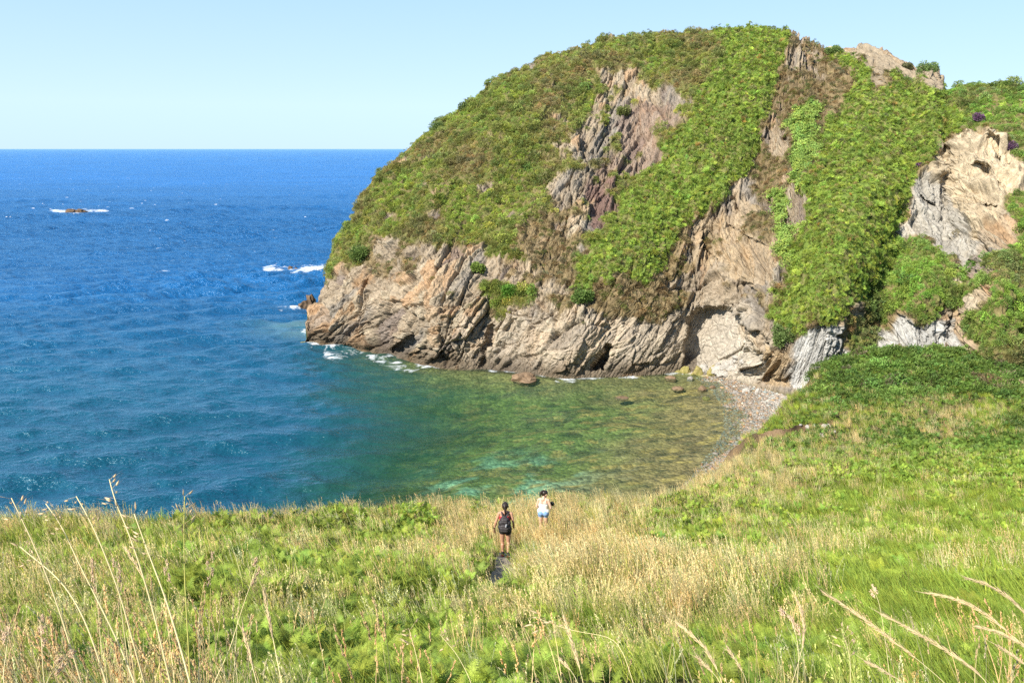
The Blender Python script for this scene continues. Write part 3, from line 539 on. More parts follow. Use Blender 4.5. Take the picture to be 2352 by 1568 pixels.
# ================================================================== PLANT PROTOTYPES (used as instances of ground cover only)
class MB:
    def __init__(s): s.v = []; s.f = []
    def face(s, pts): k = len(s.v); s.v += [tuple(p) for p in pts]; s.f.append(tuple(range(k, k+len(pts))))
    def ribbon(s, pts, w, side):
        k = len(s.v)
        for i, p in enumerate(pts):
            ww = w*(1-i/(len(pts)-1))**.7+.15*w if len(pts) > 1 else w
            s.v.append(tuple(np.asarray(p)-side*ww/2)); s.v.append(tuple(np.asarray(p)+side*ww/2))
        for i in range(len(pts)-1): s.f.append((k+2*i, k+2*i+1, k+2*i+3, k+2*i+2))
    def tube(s, pts, rads, n=5):
        k0 = len(s.v); pts = [np.asarray(p, float) for p in pts]
        for i, p in enumerate(pts):
            t = pts[min(i+1, len(pts)-1)]-pts[max(i-1, 0)]; t /= np.linalg.norm(t)+1e-9
            a = np.cross(t, (0.3, 0.9, .1)); a /= np.linalg.norm(a)+1e-9; b = np.cross(t, a)
            for j in range(n): s.v.append(tuple(p+rads[i]*(a*math.cos(2*math.pi*j/n)+b*math.sin(2*math.pi*j/n))))
        for i in range(len(pts)-1):
            for j in range(n): s.f.append((k0+i*n+j, k0+i*n+(j+1) % n, k0+(i+1)*n+(j+1) % n, k0+(i+1)*n+j))
        s.f.append(tuple(range(k0, k0+n))[::-1]); s.f.append(tuple(range(k0+(len(pts)-1)*n, k0+len(pts)*n)))
    def spindle(s, p, d, L, r):
        p = np.asarray(p); d = np.asarray(d)/np.linalg.norm(d); s.tube([p-d*.02*L, p+d*L*.25, p+d*L*.6, p+d*L], [r*.3, r, r*.8, r*.1], 4)
    def build(s, name, mat, parent=None): return mesh_obj(name, s.v, s.f, mat, parent)
def unlinked(o): COL.objects.unlink(o); return o
R_ = random.Random(11)
def rv(): 
    v = np.array([R_.gauss(0, 1) for _ in range(3)]); return v/np.linalg.norm(v)
def p_gorse(n, L, wid, spiky):
    m = MB(); seed = R_.randint(0, 999)
    for _ in range(n):
        d = rv(); d[2] = abs(d[2])*.95-.12; d /= np.linalg.norm(d)
        bump = .72+.5*float(vnoise(d[0]*2.2+seed, d[1]*2.2, d[2]*2.2, 3))
        p = d*bump*(.55+.45*R_.random()**.4)*np.array([.62, .62, .55]); a = d+.9*rv(); a[2] += .35; a /= np.linalg.norm(a); b = np.cross(a, rv()); b /= np.linalg.norm(b)+1e-9
        l_ = L*R_.uniform(.6, 1.4); w = wid*R_.uniform(.7, 1.3); m.face([p-b*w*.3, p+a*l_*.5-b*w, p+a*l_, p+a*l_*.5+b*w])
    return m
def p_fern(nf, det, size):
    m = MB()
    for f in range(nf):
        az = 2*math.pi*(f+R_.random()*.7)/nf; lean = R_.uniform(.5, 1.15); Lf = size*R_.uniform(.75, 1.2); h = np.array([math.cos(az), math.sin(az), 0]); up = np.array([0, 0, 1.]); pts = []
        p = h*.04; el = math.pi/2-.35*lean
        for i in range(11):
            pts.append(p.copy()); p = p+(h*math.cos(el)+up*math.sin(el))*Lf/10; el -= .17*lean*(.5+i*.13)
        side = np.cross(h, up); m.ribbon(pts, .012, side)
        for i in range(3, 11):
            for sub in range(2 if det else 1):
                tt = i+sub*.5
                if tt > 10: continue
                i0 = int(tt); c = pts[i0]*(1-(tt-i0))+(pts[min(i0+1, 10)])*(tt-i0); t = pts[min(i0+1, 10)]-pts[i0-1]; t /= np.linalg.norm(t)
                wl_ = Lf*.40*(max(0., 11.-tt)/8.)**.9*(.75 if tt < 4 else 1)
                for sg in (-1, 1):
                    a = side*sg*.92+t*.38+up*R_.uniform(-.25, .12); a /= np.linalg.norm(a); q_ = np.cross(a, side*sg+up); q_ = t-a*np.dot(a, t); q_ /= np.linalg.norm(q_)+1e-9; w = wl_*.085+.007
                    if det:
                        for jn in range(6):
                            u0 = (jn+.2)/6; ww = w*1.35*(1-u0)**.6; c0 = c+a*wl_*u0
                            m.face([c0-q_*.002, c0+q_*ww+a*wl_*.05, c0+q_*ww*.8+a*wl_*.12, c0+a*wl_*.14, c0-q_*ww*.8+a*wl_*.12, c0-q_*ww+a*wl_*.05])
                    else: m.face([c-q_*w*.5, c+a*wl_*.5-q_*w, c+a*wl_, c+a*wl_*.5+q_*w])
    return m
def p_grass(n, h, wid, rad, lean, heads=0, headsz=.1, droop=.4):
    m = MB()
    for k in range(n):
        az = R_.uniform(0, 6.283); r0 = rad*math.sqrt(R_.random()); b = np.array([r0*math.cos(az), r0*math.sin(az), -.03]); hh = h*R_.uniform(.6, 1.15)
        d = np.array([R_.gauss(0, .16)-lean*.30, R_.gauss(0, .16)+lean*.05, 1.]); d /= np.linalg.norm(d); bend = np.array([R_.gauss(0, .3)-lean, R_.gauss(0, .3), -.1*droop]); pts = []
        for i in range(5):
            t = i/4; pts.append(b+d*hh*t+bend*hh*droop*t*t*.7)
        sd = np.cross(d, rv()); sd /= np.linalg.norm(sd); m.ribbon(pts, wid*R_.uniform(.7, 1.3), sd)
        if k < heads:
            tip = pts[-1]; td = pts[-1]-pts[-2]; td /= np.linalg.norm(td)
            for j in range(7):
                c = tip-td*headsz*(j/6.)*1.0; a = td+.6*rv(); a /= np.linalg.norm(a); s2 = np.cross(a, rv()); s2 /= np.linalg.norm(s2); l_ = headsz*.26*R_.uniform(.7, 1.3); m.face([c-s2*l_*.05, c+a*l_*.5-s2*l_*.22, c+a*l_, c+a*l_*.5+s2*l_*.22])
    return m
def p_ivy(n):
    m = MB()
    for _ in range(n):
        p = np.array([R_.gauss(0, .38), R_.gauss(0, .38), R_.uniform(0, .14)]); nrm = np.array([R_.gauss(0, .4), R_.gauss(0, .4), 1]); nrm /= np.linalg.norm(nrm); a = np.cross(nrm, rv()); a /= np.linalg.norm(a); b = np.cross(nrm, a); s = R_.uniform(.07, .13)
        m.face([p-b*s, p+a*s*.9-b*s*.2, p+b*s, p-a*s*.9-b*s*.2])
    return m
def protos(name, builds, mat):
    c = bpy.data.collections.new(name)
    for k, b in enumerate(builds):
        o = b.build(name+'_%02d' % k, mat); COL.objects.unlink(o); c.objects.link(o)
    return c, len(builds)
M_LEAF = leafmat('leaf_tinted', .28, .45); M_GRASS = leafmat('grass_tinted', .35, .35)
C_GORSE = protos('gorse_clump', [p_gorse(260, .14, .033, 1) for _ in range(6)], M_LEAF)
C_FERNF = protos('bracken_far', [p_fern(9, False, .62) for _ in range(6)], M_LEAF)
C_FERNM = protos('bracken_mid', [p_fern(4, True, .62) for _ in range(8)], M_LEAF)
C_FERNN = protos('bracken_near', [p_fern(5, True, .55) for _ in range(8)], M_LEAF)
C_IVY = protos('ivy_mat', [p_ivy(90) for _ in range(4)], M_LEAF)
C_STRAW = protos('straw_tuft', [p_grass(34, .62, .007, .20, .35, 18, .11) for _ in range(6)], M_GRASS)
C_STRAWF = protos('straw_stand', [p_grass(17, .74, .013, .22, .35, 11, .13) for _ in range(6)], M_GRASS)
C_GREENF = protos('green_stand', [p_grass(30, .46, .018, .24, .5, 0, 0, .8) for _ in range(6)], M_GRASS)
C_GREEN = protos('green_tuft', [p_grass(55, .40, .010, .22, .55, 0, 0, .9) for _ in range(6)], M_GRASS)
C_HERB = protos('leafy_tuft', [p_gorse(120, .055, .017, 0) for _ in range(4)], M_LEAF)

def scatter(name, P, rot, scl, tint, coll):
    me = bpy.data.meshes.new(name); me.vertices.add(len(P)); me.vertices.foreach_set('co', np.asarray(P, np.float32).ravel()); me.update()
    o = bpy.data.objects.new(name, me); COL.objects.link(o); c, n = coll
    vattr(o, 'rot', rot, 'FLOAT_VECTOR'); vattr(o, 'scl', scl); vattr(o, 'tint', tint, 'FLOAT_COLOR'); vattr(o, 'pid', RNG.integers(0, n, len(P)), 'INT')
    g = bpy.data.node_groups.new(name+'_nodes', 'GeometryNodeTree'); g.interface.new_socket('Geometry', in_out='INPUT', socket_type='NodeSocketGeometry'); g.interface.new_socket('Geometry', in_out='OUTPUT', socket_type='NodeSocketGeometry')
    N = g.nodes; L_ = g.links; gi = N.new('NodeGroupInput'); go = N.new('NodeGroupOutput'); ci = N.new('GeometryNodeCollectionInfo'); ci.inputs['Collection'].default_value = c; ci.inputs['Separate Children'].default_value = True; ci.inputs['Reset Children'].default_value = True
    ii = N.new('GeometryNodeInstanceOnPoints'); ii.inputs['Pick Instance'].default_value = True
    def na(nm, t):
        a = N.new('GeometryNodeInputNamedAttribute'); a.data_type = t; a.inputs['Name'].default_value = nm; return a.outputs['Attribute']
    L_.new(gi.outputs[0], ii.inputs['Points']); L_.new(ci.outputs[0], ii.inputs['Instance']); L_.new(na('rot', 'FLOAT_VECTOR'), ii.inputs['Rotation']); L_.new(na('scl', 'FLOAT'), ii.inputs['Scale']); L_.new(na('pid', 'INT'), ii.inputs['Instance Index']); L_.new(ii.outputs[0], go.inputs[0])
    md = o.modifiers.new('scatter', 'NODES'); md.node_group = g
    return tag(o, kind='stuff')
def jitter_col(c, n, amt=.12):
    c = np.broadcast_to(np.asarray(c, float), (n, 3)); k = RNG.normal(0, 1, (n, 1)); h = RNG.normal(0, 1, (n, 1))
    return np.clip(c*(1+amt*k)*(1+np.concatenate([.10*h, 0*h, -.05*h], 1)), .005, 1)
def align_rot(Nrm, up=.5):
    d = np.asarray(Nrm)*(1-up)+np.array([0, 0, up]); d /= np.linalg.norm(d, axis=1, keepdims=True)
    rx = np.arccos(np.clip(d[:, 2], -1, 1)); rz = np.arctan2(d[:, 0], -d[:, 1]); n = len(d); sp = RNG.uniform(0, 6.283, n)
    out = np.zeros((n, 3))                               # spin about the plant's own axis, then tilt
    for k in range(n):
        out[k] = (Matrix.Rotation(rz[k], 3, 'Z')@Matrix.Rotation(rx[k], 3, 'X')@Matrix.Rotation(sp[k], 3, 'Z')).to_euler()
    return out

# ---- cover on the headland
dA = np.linalg.norm(np.cross(np.gradient(HP, axis=0), np.gradient(HP, axis=1)), axis=-1)
dA = np.minimum(dA, np.percentile(dA, 98))
inframe = (UU < 2420)
def head_pts(t_, rho, thr=.35):
    w = dA*(typ == t_)*np.clip((veg-thr)/(1-thr), 0, 1)*inframe; w[:6] = 0
    n = int(w.sum()*rho); c = np.cumsum(w.ravel()); k = np.searchsorted(c, RNG.random(n)*c[-1]); k = np.clip(k, 0, w.size-1)
    P = HP.reshape(-1, 3)[k]+RNG.normal(0, .12, (n, 3)); return P, N0.reshape(-1, 3)[k], k
hfld = fbm(HP[..., 0]/7, HP[..., 2]/7, HP[..., 1]/7, 4, 171).ravel(); hf2 = fbm(HP[..., 0]/2.5, HP[..., 2]/2.5, HP[..., 1]/2.5, 3, 173).ravel()
P, Nn, k = head_pts(1, 5.5); n = len(P)
g_ = np.array([.33, .36, .09]); d_ = np.array([.14, .165, .05]); br = np.array([.36, .26, .13]); lg = np.array([.36, .45, .08])
w1 = sm(.05, .45, hfld[k]+.15*RNG.normal(0, 1, n))[:, None]; w2 = sm(.02, .30, hf2[k]+.12*RNG.normal(0, 1, n))[:, None]; w3 = sm(.0, .40, -hfld[k]+.12*RNG.normal(0, 1, n))[:, None]
tint = g_*(1-w3)+lg*w3; tint = tint*(1-.85*w1)+br*.85*w1; tint = tint*(1-.55*w2)+d_*.55*w2
ux = UU.ravel()[k]; right = (ux > 1950)[:, None]; tint = np.where(right, tint*np.array([.80, 1.02, .9]), tint)
scatter('gorse_cover', P, align_rot(Nn, .45), np.clip(RNG.lognormal(-.80, .48, n), .2, 1.5)*(1+.35*(hf2[k] > .14)), jitter_col(tint, n, .2), C_GORSE)
P, Nn, k = head_pts(2, 6.0); n = len(P)
w2 = sm(.0, .4, hf2[k]+.1*RNG.normal(0, 1, n))[:, None]; tint = np.array([.31, .41, .062])*(1-.7*w2)+np.array([.20, .275, .05])*.7*w2
rare = (RNG.random(n) < .015)[:, None]; tint = np.where(rare, np.array([.40, .24, .06]), tint)
scatter('bracken_slope', P, align_rot(Nn, .35)+RNG.normal(0, .5, (n, 3)), np.clip(RNG.lognormal(-.68, .45, n), .22, 1.5), jitter_col(tint, n, .24), C_FERNF)
P, Nn, k = head_pts(2, 4.2); n = len(P); scatter('bramble_cover', P, align_rot(Nn, .4), np.clip(RNG.lognormal(-.95, .45, n), .2, 1.1), jitter_col(np.where(RNG.random((n, 1)) < .25, np.array([.33, .29, .11]), np.array([.26, .345, .062])), n, .28), C_GORSE)
P, Nn, k = head_pts(3, 4.0); n = len(P); scatter('ivy_cover', P, align_rot(Nn, .0)+RNG.normal(0, .4, (n, 3)), RNG.uniform(.6, 1.2, n), jitter_col((.25, .35, .07), n, .15), C_IVY)
P, Nn, k = head_pts(4, 2.0, .2); n = len(P); pick = RNG.random(n)[:, None]
tint = np.where(pick < .5, np.array([.25, .185, .09]), np.where(pick < .8, np.array([.17, .185, .05]), np.array([.36, .29, .14])))
scatter('heath_cover', P, align_rot(Nn, .5), RNG.uniform(.3, .95, n), jitter_col(tint, n, .2), C_GORSE)

# ---- cover on the hillside: zones of straw grass, bracken, lush grass (x, y, straw, bracken, lush)
ZN = np.array([(50, 1210, .7, .1, .4), (250, 1215, .6, .2, .4), (300, 1300, .35, .5, .4), (100, 1350, .5, .3, .3), (600, 1165, .9, .2, .2), (750, 1200, .3, .7, .3), (900, 1180, .2, .9, .1), (820, 1140, .8, .4, .1), (550, 1250, .4, .5, .4), (700, 1320, .25, .7, .3), (900, 1290, .5, .5, .3), (1080, 1180, .9, .2, .1), (1060, 1300, .8, .3, .2), (1000, 1400, .4, .5, .2), (500, 1420, .3, .7, .4), (200, 1480, .6, .5, .3), (800, 1500, .2, .9, .2), (1000, 1500, .3, .7, .3),
 (1240, 1220, 1, 0, 0), (1300, 1180, 1, 0, 0), (1400, 1150, 1, 0, .1), (1300, 1300, 1, .03, .1), (1450, 1300, .9, .1, .2), (1550, 1400, .8, .1, .3), (1300, 1430, .5, .4, .3), (1200, 1500, .3, .7, .3), (1500, 1100, 1, .1, .1), (1560, 1120, .2, .9, .1), (1650, 1150, .6, .5, .2), (1600, 1230, .2, .8, .3), (1700, 1100, .7, .3, .2), (1850, 1080, .7, .3, .3), (1750, 1250, .3, .4, .7), (1700, 1400, .6, .2, .5), (1750, 1500, .2, .7, .5),
 (1900, 1200, .2, .1, .9), (2100, 1150, .15, .05, 1), (2250, 1200, .1, .1, 1), (2000, 1350, .05, .35, .9), (2200, 1400, .05, .15, 1), (2100, 1500, .1, .4, .8), (2300, 1530, .1, .3, .9), (1950, 1000, .7, .2, .4), (2100, 1030, .15, 1, .2), (2300, 1030, .1, 1, .2), (2300, 960, .3, .05, .9), (2150, 980, .9, .05, .3), (2000, 940, .35, .2, .7), (1850, 960, .2, .2, .8), (2000, 860, 0, 1, .1), (2200, 850, 0, 1, .1), (2320, 900, .1, .5, .5)])
def zones(P):
    x, y = proj(P); o = np.zeros((len(P), 3)); wsum = np.zeros(len(P))
    for zx, zy, a, b, c in ZN:
        w = 1/(((x-zx)/1.25)**2+((y-zy)*1.25)**2+900)**1.7; o += w[:, None]*np.array([a, b, c]); wsum += w
    o /= wsum[:, None]; o[:, 0] *= 1-.58*sm(1150, 950, x)*sm(1190, 1230, y); k = fbm(P[:, 0]/1.7, P[:, 1]/1.7, 0, 4, 181); k2 = fbm(P[:, 0]/2.3, P[:, 1]/2.3, 4, 4, 183)
    o[:, 0] += .45*k; o[:, 1] += .55*k2; return np.clip(o, 0, 1.2), k, k2
def hill_pts(rho_k, rmin, rmax, maxd, a0=-.95, a1=1.05):
    n = int(rho_k*(rmax-rmin)*(a1-a0)); a = RNG.uniform(a0, a1, n); r = RNG.uniform(rmin, rmax, n); X, Y = a*r, r           # density per m2 falls off as 1/r
    keep = RNG.random(n) < np.minimum(1, maxd/(rho_k/np.maximum(r, .1))); X, Y = X[keep], Y[keep]
    sd = edge_sd(X, Y)+.5*vnoise(X/1.2, Y/1.2, 0, 9); pd = path_d(X, Y); m = (sd < 2.0) & (pd > .30+.08*RNG.random(len(X))) & (scarp(X, Y) > 1.0) & (np.hypot(X-HOLE[0], (Y-HOLE[1])*1.6) > .62); X, Y, sd = X[m], Y[m], sd[m]
    P = np.stack([X, Y, ground(X, Y)-.02], -1); return P, sd
def rot_up(n, tilt=.1):
    return np.stack([RNG.normal(0, tilt, n), RNG.normal(0, tilt, n), RNG.normal(0, .55, n)], -1)   # spun only a little: the wind lays every stem one way
def near_k(P): return np.clip(P[:, 1]/26, 0, 1.)
P, sd = hill_pts(560, 2.5, 92, 45); z, k, k2 = zones(P); pr = z[:, 0]*(1-.35*np.clip(z[:, 1]-.5, 0, 1)); pr = np.maximum(pr, .95*sm(-1.6, -.2, sd)*(P[:, 0] < 16)); m = RNG.random(len(P)) < pr*.45*(.5+.5*sm(3, 10, P[:, 1])); P = P[m]; k = k[m]; n = len(P)
tint = np.array([.83, .655, .32])*(1+.15*k[:, None]); gr = (RNG.random(n) < .18)[:, None]; tint = np.where(gr, np.array([.48, .46, .13]), tint)
nearpath = 1-.5*np.exp(-(path_d(P[:, 0], P[:, 1])/.9)**2); nearcam = sm(2, 12, P[:, 1])*.5+.5
rt, sc_, tn = rot_up(n), RNG.uniform(.65, 1.15, n)*nearpath*nearcam, jitter_col(tint, n, .18); m = P[:, 1] < 11
scatter('dry_grass', P[m], rt[m], sc_[m], tn[m], C_STRAW); scatter('dry_grass', P[~m], rt[~m], sc_[~m], tn[~m], C_STRAWF)
P, sd = hill_pts(620, 2.5, 92, 50); z, k, k2 = zones(P); m = RNG.random(len(P)) < np.clip(z[:, 2]*.85+.25-.5*z[:, 0], .08, 1)*(1-.35*np.clip(z[:, 1], 0, 1)); P = P[m]; k = k[m]; n = len(P); fx_ = proj(P)[0]
lft = sm(1500, 700, fx_)[:, None]; tint = np.array([.32, .41, .06])*(1-lft)+np.array([.37, .43, .07])*lft; tint = tint*(1+.22*k[:, None])
rt, sc_, tn = rot_up(n), RNG.uniform(.6, 1.2, n)*(.42+.58*sm(2, 13, P[:, 1])), jitter_col(tint, n, .18); m = P[:, 1] < 11
scatter('green_grass', P[m], rt[m], sc_[m], tn[m], C_GREEN); scatter('green_grass', P[~m], rt[~m], sc_[~m], tn[~m], C_GREENF)
P, sd = hill_pts(620, 2.5, 26, 80); z, k, k2 = zones(P); m = (RNG.random(len(P)) < np.clip(z[:, 1]*1.15-.12, 0, 1)) & (sd < -.6); P = P[m]; k2 = k2[m]; n = len(P)
tint = np.array([.275, .355, .052])*(1+.25*k2[:, None])
P[:, 2] += RNG.uniform(0, .22, n)*sm(6, 12, P[:, 1])
scatter('bracken_thicket', P, align_rot(np.tile((0, 0, 1.), (n, 1)), .5)+RNG.normal(0, .35, (n, 3)), RNG.uniform(.32, .75, n)*(.55+.45*sm(5, 14, P[:, 1])), jitter_col(tint, n, .16), C_FERNN)
P, sd = hill_pts(1500, 26, 92, 60); z, k, k2 = zones(P); m = (RNG.random(len(P)) < np.clip(z[:, 1]*1.15-.12, 0, 1)) & (sd < -.3); P = P[m]; k2 = k2[m]; n = len(P); farm = sm(36, 60, P[:, 1])[:, None]
tint = (np.array([.28, .38, .05])*(1-farm)+np.array([.125, .205, .035])*farm)*(1+.25*k2[:, None])
P[:, 2] += RNG.uniform(0, .3, n)
scatter('bracken_field', P, align_rot(np.tile((0, 0, 1.), (n, 1)), .5)+RNG.normal(0, .4, (n, 3)), RNG.uniform(.24, .55, n)*(1+.45*farm[:, 0]), jitter_col(tint, n, .25), C_FERNM)
P, sd = hill_pts(150, 2.5, 60, 14); z, k, k2 = zones(P); m = RNG.random(len(P)) < .35*sm(5, 9, P[:, 1]); P = P[m]; n = len(P)
scatter('leafy_herbs', P, rot_up(n, .2), RNG.uniform(.25, .6, n), jitter_col((.27, .35, .055), n, .2), C_HERB)
P, sd = hill_pts(240, 58, 94, 5, .3, 1.0); x_, y_ = proj(P); m = (y_ < 885+150*fbm(P[:, 0]/7, P[:, 1]/7, 2, 4, 187)+RNG.normal(0, 10, len(P))) & (RNG.random(len(P)) < .35+.5*(vnoise(P[:, 0]/2.5, P[:, 1]/2.5, 0, 3) > 0)); P = P[m]; n = len(P); scatter('mound_scrub', P, rot_up(n, .2), RNG.uniform(.5, 1.9, n), jitter_col(np.where(RNG.random((n, 1)) < .10, np.array([.19, .15, .08]), np.array([.125, .20, .04])*(1+.35*vnoise(P[:, 0]/3, P[:, 1]/3, 0, 8)[:, None])), n, .28), C_GORSE)

# ================================================================== THINGS
DG = bpy.context.evaluated_depsgraph_get
def bake(name, mb, mat, parent=None, voxel=.007, it=4, fac=.5):
    o = mb.build(name, mat); COL.objects.unlink(o); t = bpy.data.objects.new('tmp', o.data); COL.objects.link(t)
    r = t.modifiers.new('r', 'REMESH'); r.mode = 'VOXEL'; r.voxel_size = voxel; r.use_smooth_shade = True
    sm_ = t.modifiers.new('s', 'SMOOTH'); sm_.iterations = it; sm_.factor = fac
    bpy.context.view_layer.update(); me = bpy.data.meshes.new_from_object(t.evaluated_get(DG())); me.name = name
    bpy.data.objects.remove(t); bpy.data.objects.remove(o); me.materials.clear(); me.materials.append(mat)
    b = bpy.data.objects.new(name, me); COL.objects.link(b)
    if parent: b.parent = parent
    return b
def cap(m, p0, p1, r0, r1=None, n=12):
    r1 = r0 if r1 is None else r1; p0 = np.asarray(p0, float); p1 = np.asarray(p1, float); d = p1-p0; L_ = np.linalg.norm(d); d = d/L_ if L_ > 1e-6 else np.array([0, 0, 1.])
    pts = []; rs = []
    for a in (5, 30, 60, 90): pts.append(p0-d*r0*math.cos(math.radians(a))); rs.append(r0*math.sin(math.radians(a)))
    for a in (90, 60, 30, 5): pts.append(p1+d*r1*math.cos(math.radians(a))+(d*1e-4 if a == 90 else 0)); rs.append(r1*math.sin(math.radians(a)))
    m.tube(pts, rs, n)
def chain(m, pts, rs):
    for i in range(len(pts)-1): cap(m, pts[i], pts[i+1], rs[i], rs[i+1])
SKIN = simple('skin', (.50, .27, .17), .5, .06, 8, .4); SKIN2 = simple('fair_skin', (.66, .42, .30), .5, .05, 8, .4)
HAIR = simple('dark_hair', (.028, .017, .012), .45, .3, 40, .5); EYE = simple('eye_dark', (.02, .015, .012), .2, .1)
def hand(m, w, d, out, curl=.5):
    """palm, four fingers of unequal length and a thumb leaving the side of the palm; d: along the hand, out: towards the thumb"""
    w = np.asarray(w, float); d = np.asarray(d, float)/np.linalg.norm(d); out = np.asarray(out, float); out -= d*out.dot(d); out /= np.linalg.norm(out); nrm = np.cross(d, out)
    for k in (-1, 0, 1): cap(m, w+out*.016*k, w+d*.075+out*.022*k, .015, .013, 8)
    for k, L_ in zip((1.5, .5, -.5, -1.5), (.066, .075, .070, .055)):
        b = w+d*.082+out*.0185*k; b2 = b+(d*math.cos(curl*.6)+nrm*math.sin(curl*.6))*L_*.5; b3 = b2+(d*math.cos(curl*1.5)+nrm*math.sin(curl*1.5))*L_*.5
        chain(m, [b, b2, b3], [.0088, .0082, .0072])
    t0 = w+d*.02+out*.026; t1 = t0+(out*.75+d*.6)*.034; t2 = t1+(out*.25+d*.95)*.030; chain(m, [t0, t1, t2], [.0125, .0105, .0085])
def body_mb(J):
    m = MB(); hp = J['hip']
    for s in (-1, 1):
        sd = 'L' if s < 0 else 'R'
        chain(m, [(s*.06, 0, .94), (s*.048, .0, 1.09), (s*.068, .01, 1.27), (s*.085, 0, 1.37)], [.112, .090, .100, .062])
        cap(m, (s*.075, -.045, .92), (s*.07, -.03, .97), .098, .08)
        chain(m, [(s*.06, .02, 1.40), J['sh'+sd], J['el'+sd], J['wr'+sd]], [.052, .047, .034, .025])
        e, w = np.array(J['el'+sd], float), np.array(J['wr'+sd], float); cap(m, e*.75+w*.25, e*.6+w*.4, .036, .033)
        h_, k_, a_, t_ = [np.array(J[q+sd], float) for q in ('hp', 'kn', 'an', 'to')]
        chain(m, [h_, h_*.5+k_*.5, k_, a_], [.096, .078, .055, .036]); cap(m, k_*.75+a_*.25+np.array([0, -.018, 0]), k_*.5+a_*.5+np.array([0, -.014, 0]), .052, .044)
        chain(m, [a_+np.array([0, -.03, -.04]), a_*.5+t_*.5, t_], [.034, .034, .026])
        hand(m, w, J['hd'+sd], J['th'+sd], J.get('curl', .5))
    hc = np.array(J['head'], float); R = Euler(J.get('headrot', (0, 0, 0))).to_matrix(); T_ = lambda p: tuple(hc+np.array(R@Vector(p)))
    chain(m, [(0, -.01, 1.40), tuple(np.array([0, .0, 1.44])), T_((0, -.015, -.06))], [.058, .050, .048])
    cap(m, T_((0, -.02, .02)), T_((0, .015, .03)), .088, .086); cap(m, T_((0, .03, -.02)), T_((0, .062, -.085)), .066, .034); cap(m, T_((0, .05, .01)), T_((0, .066, -.04)), .05, .044)
    cap(m, T_((0, .098, .0)), T_((0, .116, -.030)), .010, .015, 8); cap(m, T_((-.018, .093, -.066)), T_((.018, .093, -.066)), .008, .008, 8); cap(m, T_((0, .082, -.096)), T_((0, .084, -.1)), .018, .018, 8)
    for s in (-1, 1): cap(m, T_((s*.086, .0, .012)), T_((s*.088, .004, -.028)), .016, .011, 8); cap(m, T_((s*.015, .095, .02)), T_((s*.05, .088, .022)), .010, .009, 8)
    return m, T_
def eyes(T_, par):
    for s in (-1, 1):
        m = MB(); cap(m, T_((s*.032, .094, .0)), T_((s*.032, .0945, .0)), .011, .011, 8); m.build('eye', EYE, par)

# ---- walker with a rucksack
J1 = dict(hip=.92, head=(0, .03, 1.575), headrot=(-.12, 0, 0), shL=(-.172, 0, 1.375), elL=(-.262, -.03, 1.11), wrL=(-.315, .045, .875), hdL=(-.10, .35, -1), thL=(.5, 1, .3),
          shR=(.172, 0, 1.375), elR=(.238, -.05, 1.12), wrR=(.235, .10, .91), hdR=(-.05, .7, -.8), thR=(-.8, .6, .4),
          hpL=(-.085, 0, .90), knL=(-.085, .06, .49), anL=(-.075, .05, .075), toL=(-.085, .20, .03), hpR=(.085, -.01, .90), knR=(.090, .02, .49), anR=(.095, -.20, .17), toR=(.105, -.13, .03))
f1 = hit_ground(1160, 1279); m, T1 = body_mb(J1)
w1 = bake('person', m, SKIN); w1.location = (f1[0], f1[1], float(ground(f1[0:1], f1[1:2])[0])+.01); w1.rotation_euler = (0, 0, math.radians(-4))
tag(w1, 'person walking down the trodden path in black shorts and red top, seen from behind', 'person', 'people on the path')
eyes(T1, w1)
m = MB(); cap(m, T1((0, -.035, .035)), T1((0, -.0, .055)), .096, .088); cap(m, T1((0, -.06, -.03)), T1((0, -.05, .03)), .062, .07); bake('hair', m, HAIR, w1, .008, 2)
m = MB(); cap(m, T1((0, -.115, .045)), T1((0, -.125, .03)), .034, .034); chain(m, [T1((0, -.12, .03)), T1((.012, -.135, -.09)), T1((.025, -.11, -.20)), T1((.03, -.09, -.25))], [.028, .034, .026, .008]); bake('ponytail', m, HAIR, w1, .006, 2)
def torso_cloth(m, z0, z1, ex):
    for s in (-1, 1):
        zs = np.linspace(z0, z1, 6); xs_ = np.interp(zs, [.90, 1.09, 1.27, 1.37], [.062, .050, .070, .086])*s; rs = np.interp(zs, [.90, 1.0, 1.09, 1.27, 1.37], [.120, .110, .092, .102, .066])+ex
        chain(m, [(x_, .004, z_) for x_, z_ in zip(xs_, zs)], rs)
def shorts(m, J, ex, low):
    for s, sd in ((-1, 'L'), (1, 'R')):
        h_, k_ = np.array(J['hp'+sd], float), np.array(J['kn'+sd], float)
        chain(m, [(s*.06, 0, 1.01), (s*.062, 0, .94), tuple(h_), tuple(h_*(1-low)+k_*low)], [.098+ex, .116+ex, .100+ex, .088+ex]); cap(m, (s*.075, -.045, .92), (s*.07, -.03, .97), .100+ex, .085+ex)
RED = simple('red_cotton', (.42, .035, .05), .9, .15); BLACK = simple('black_cotton', (.022, .020, .021), .85, .25)
m = MB(); torso_cloth(m, 1.03, 1.25, .006); bake('tank_top', m, RED, w1, .009, 3)
for s in (-1, 1):
    m = MB(); chain(m, [(s*.075, -.085, 1.29), (s*.095, -.045, 1.40), (s*.085, .045, 1.40), (s*.07, .10, 1.30)], [.010]*4); bake('top_strap', m, RED, w1, .006, 1)
m = MB(); shorts(m, J1, .010, .22); bake('shorts', m, BLACK, w1, .009, 3)
SHOE = simple('red_trainers', (.20, .035, .035), .7, .3); SOCK = simple('dark_socks', (.03, .028, .03), .9)
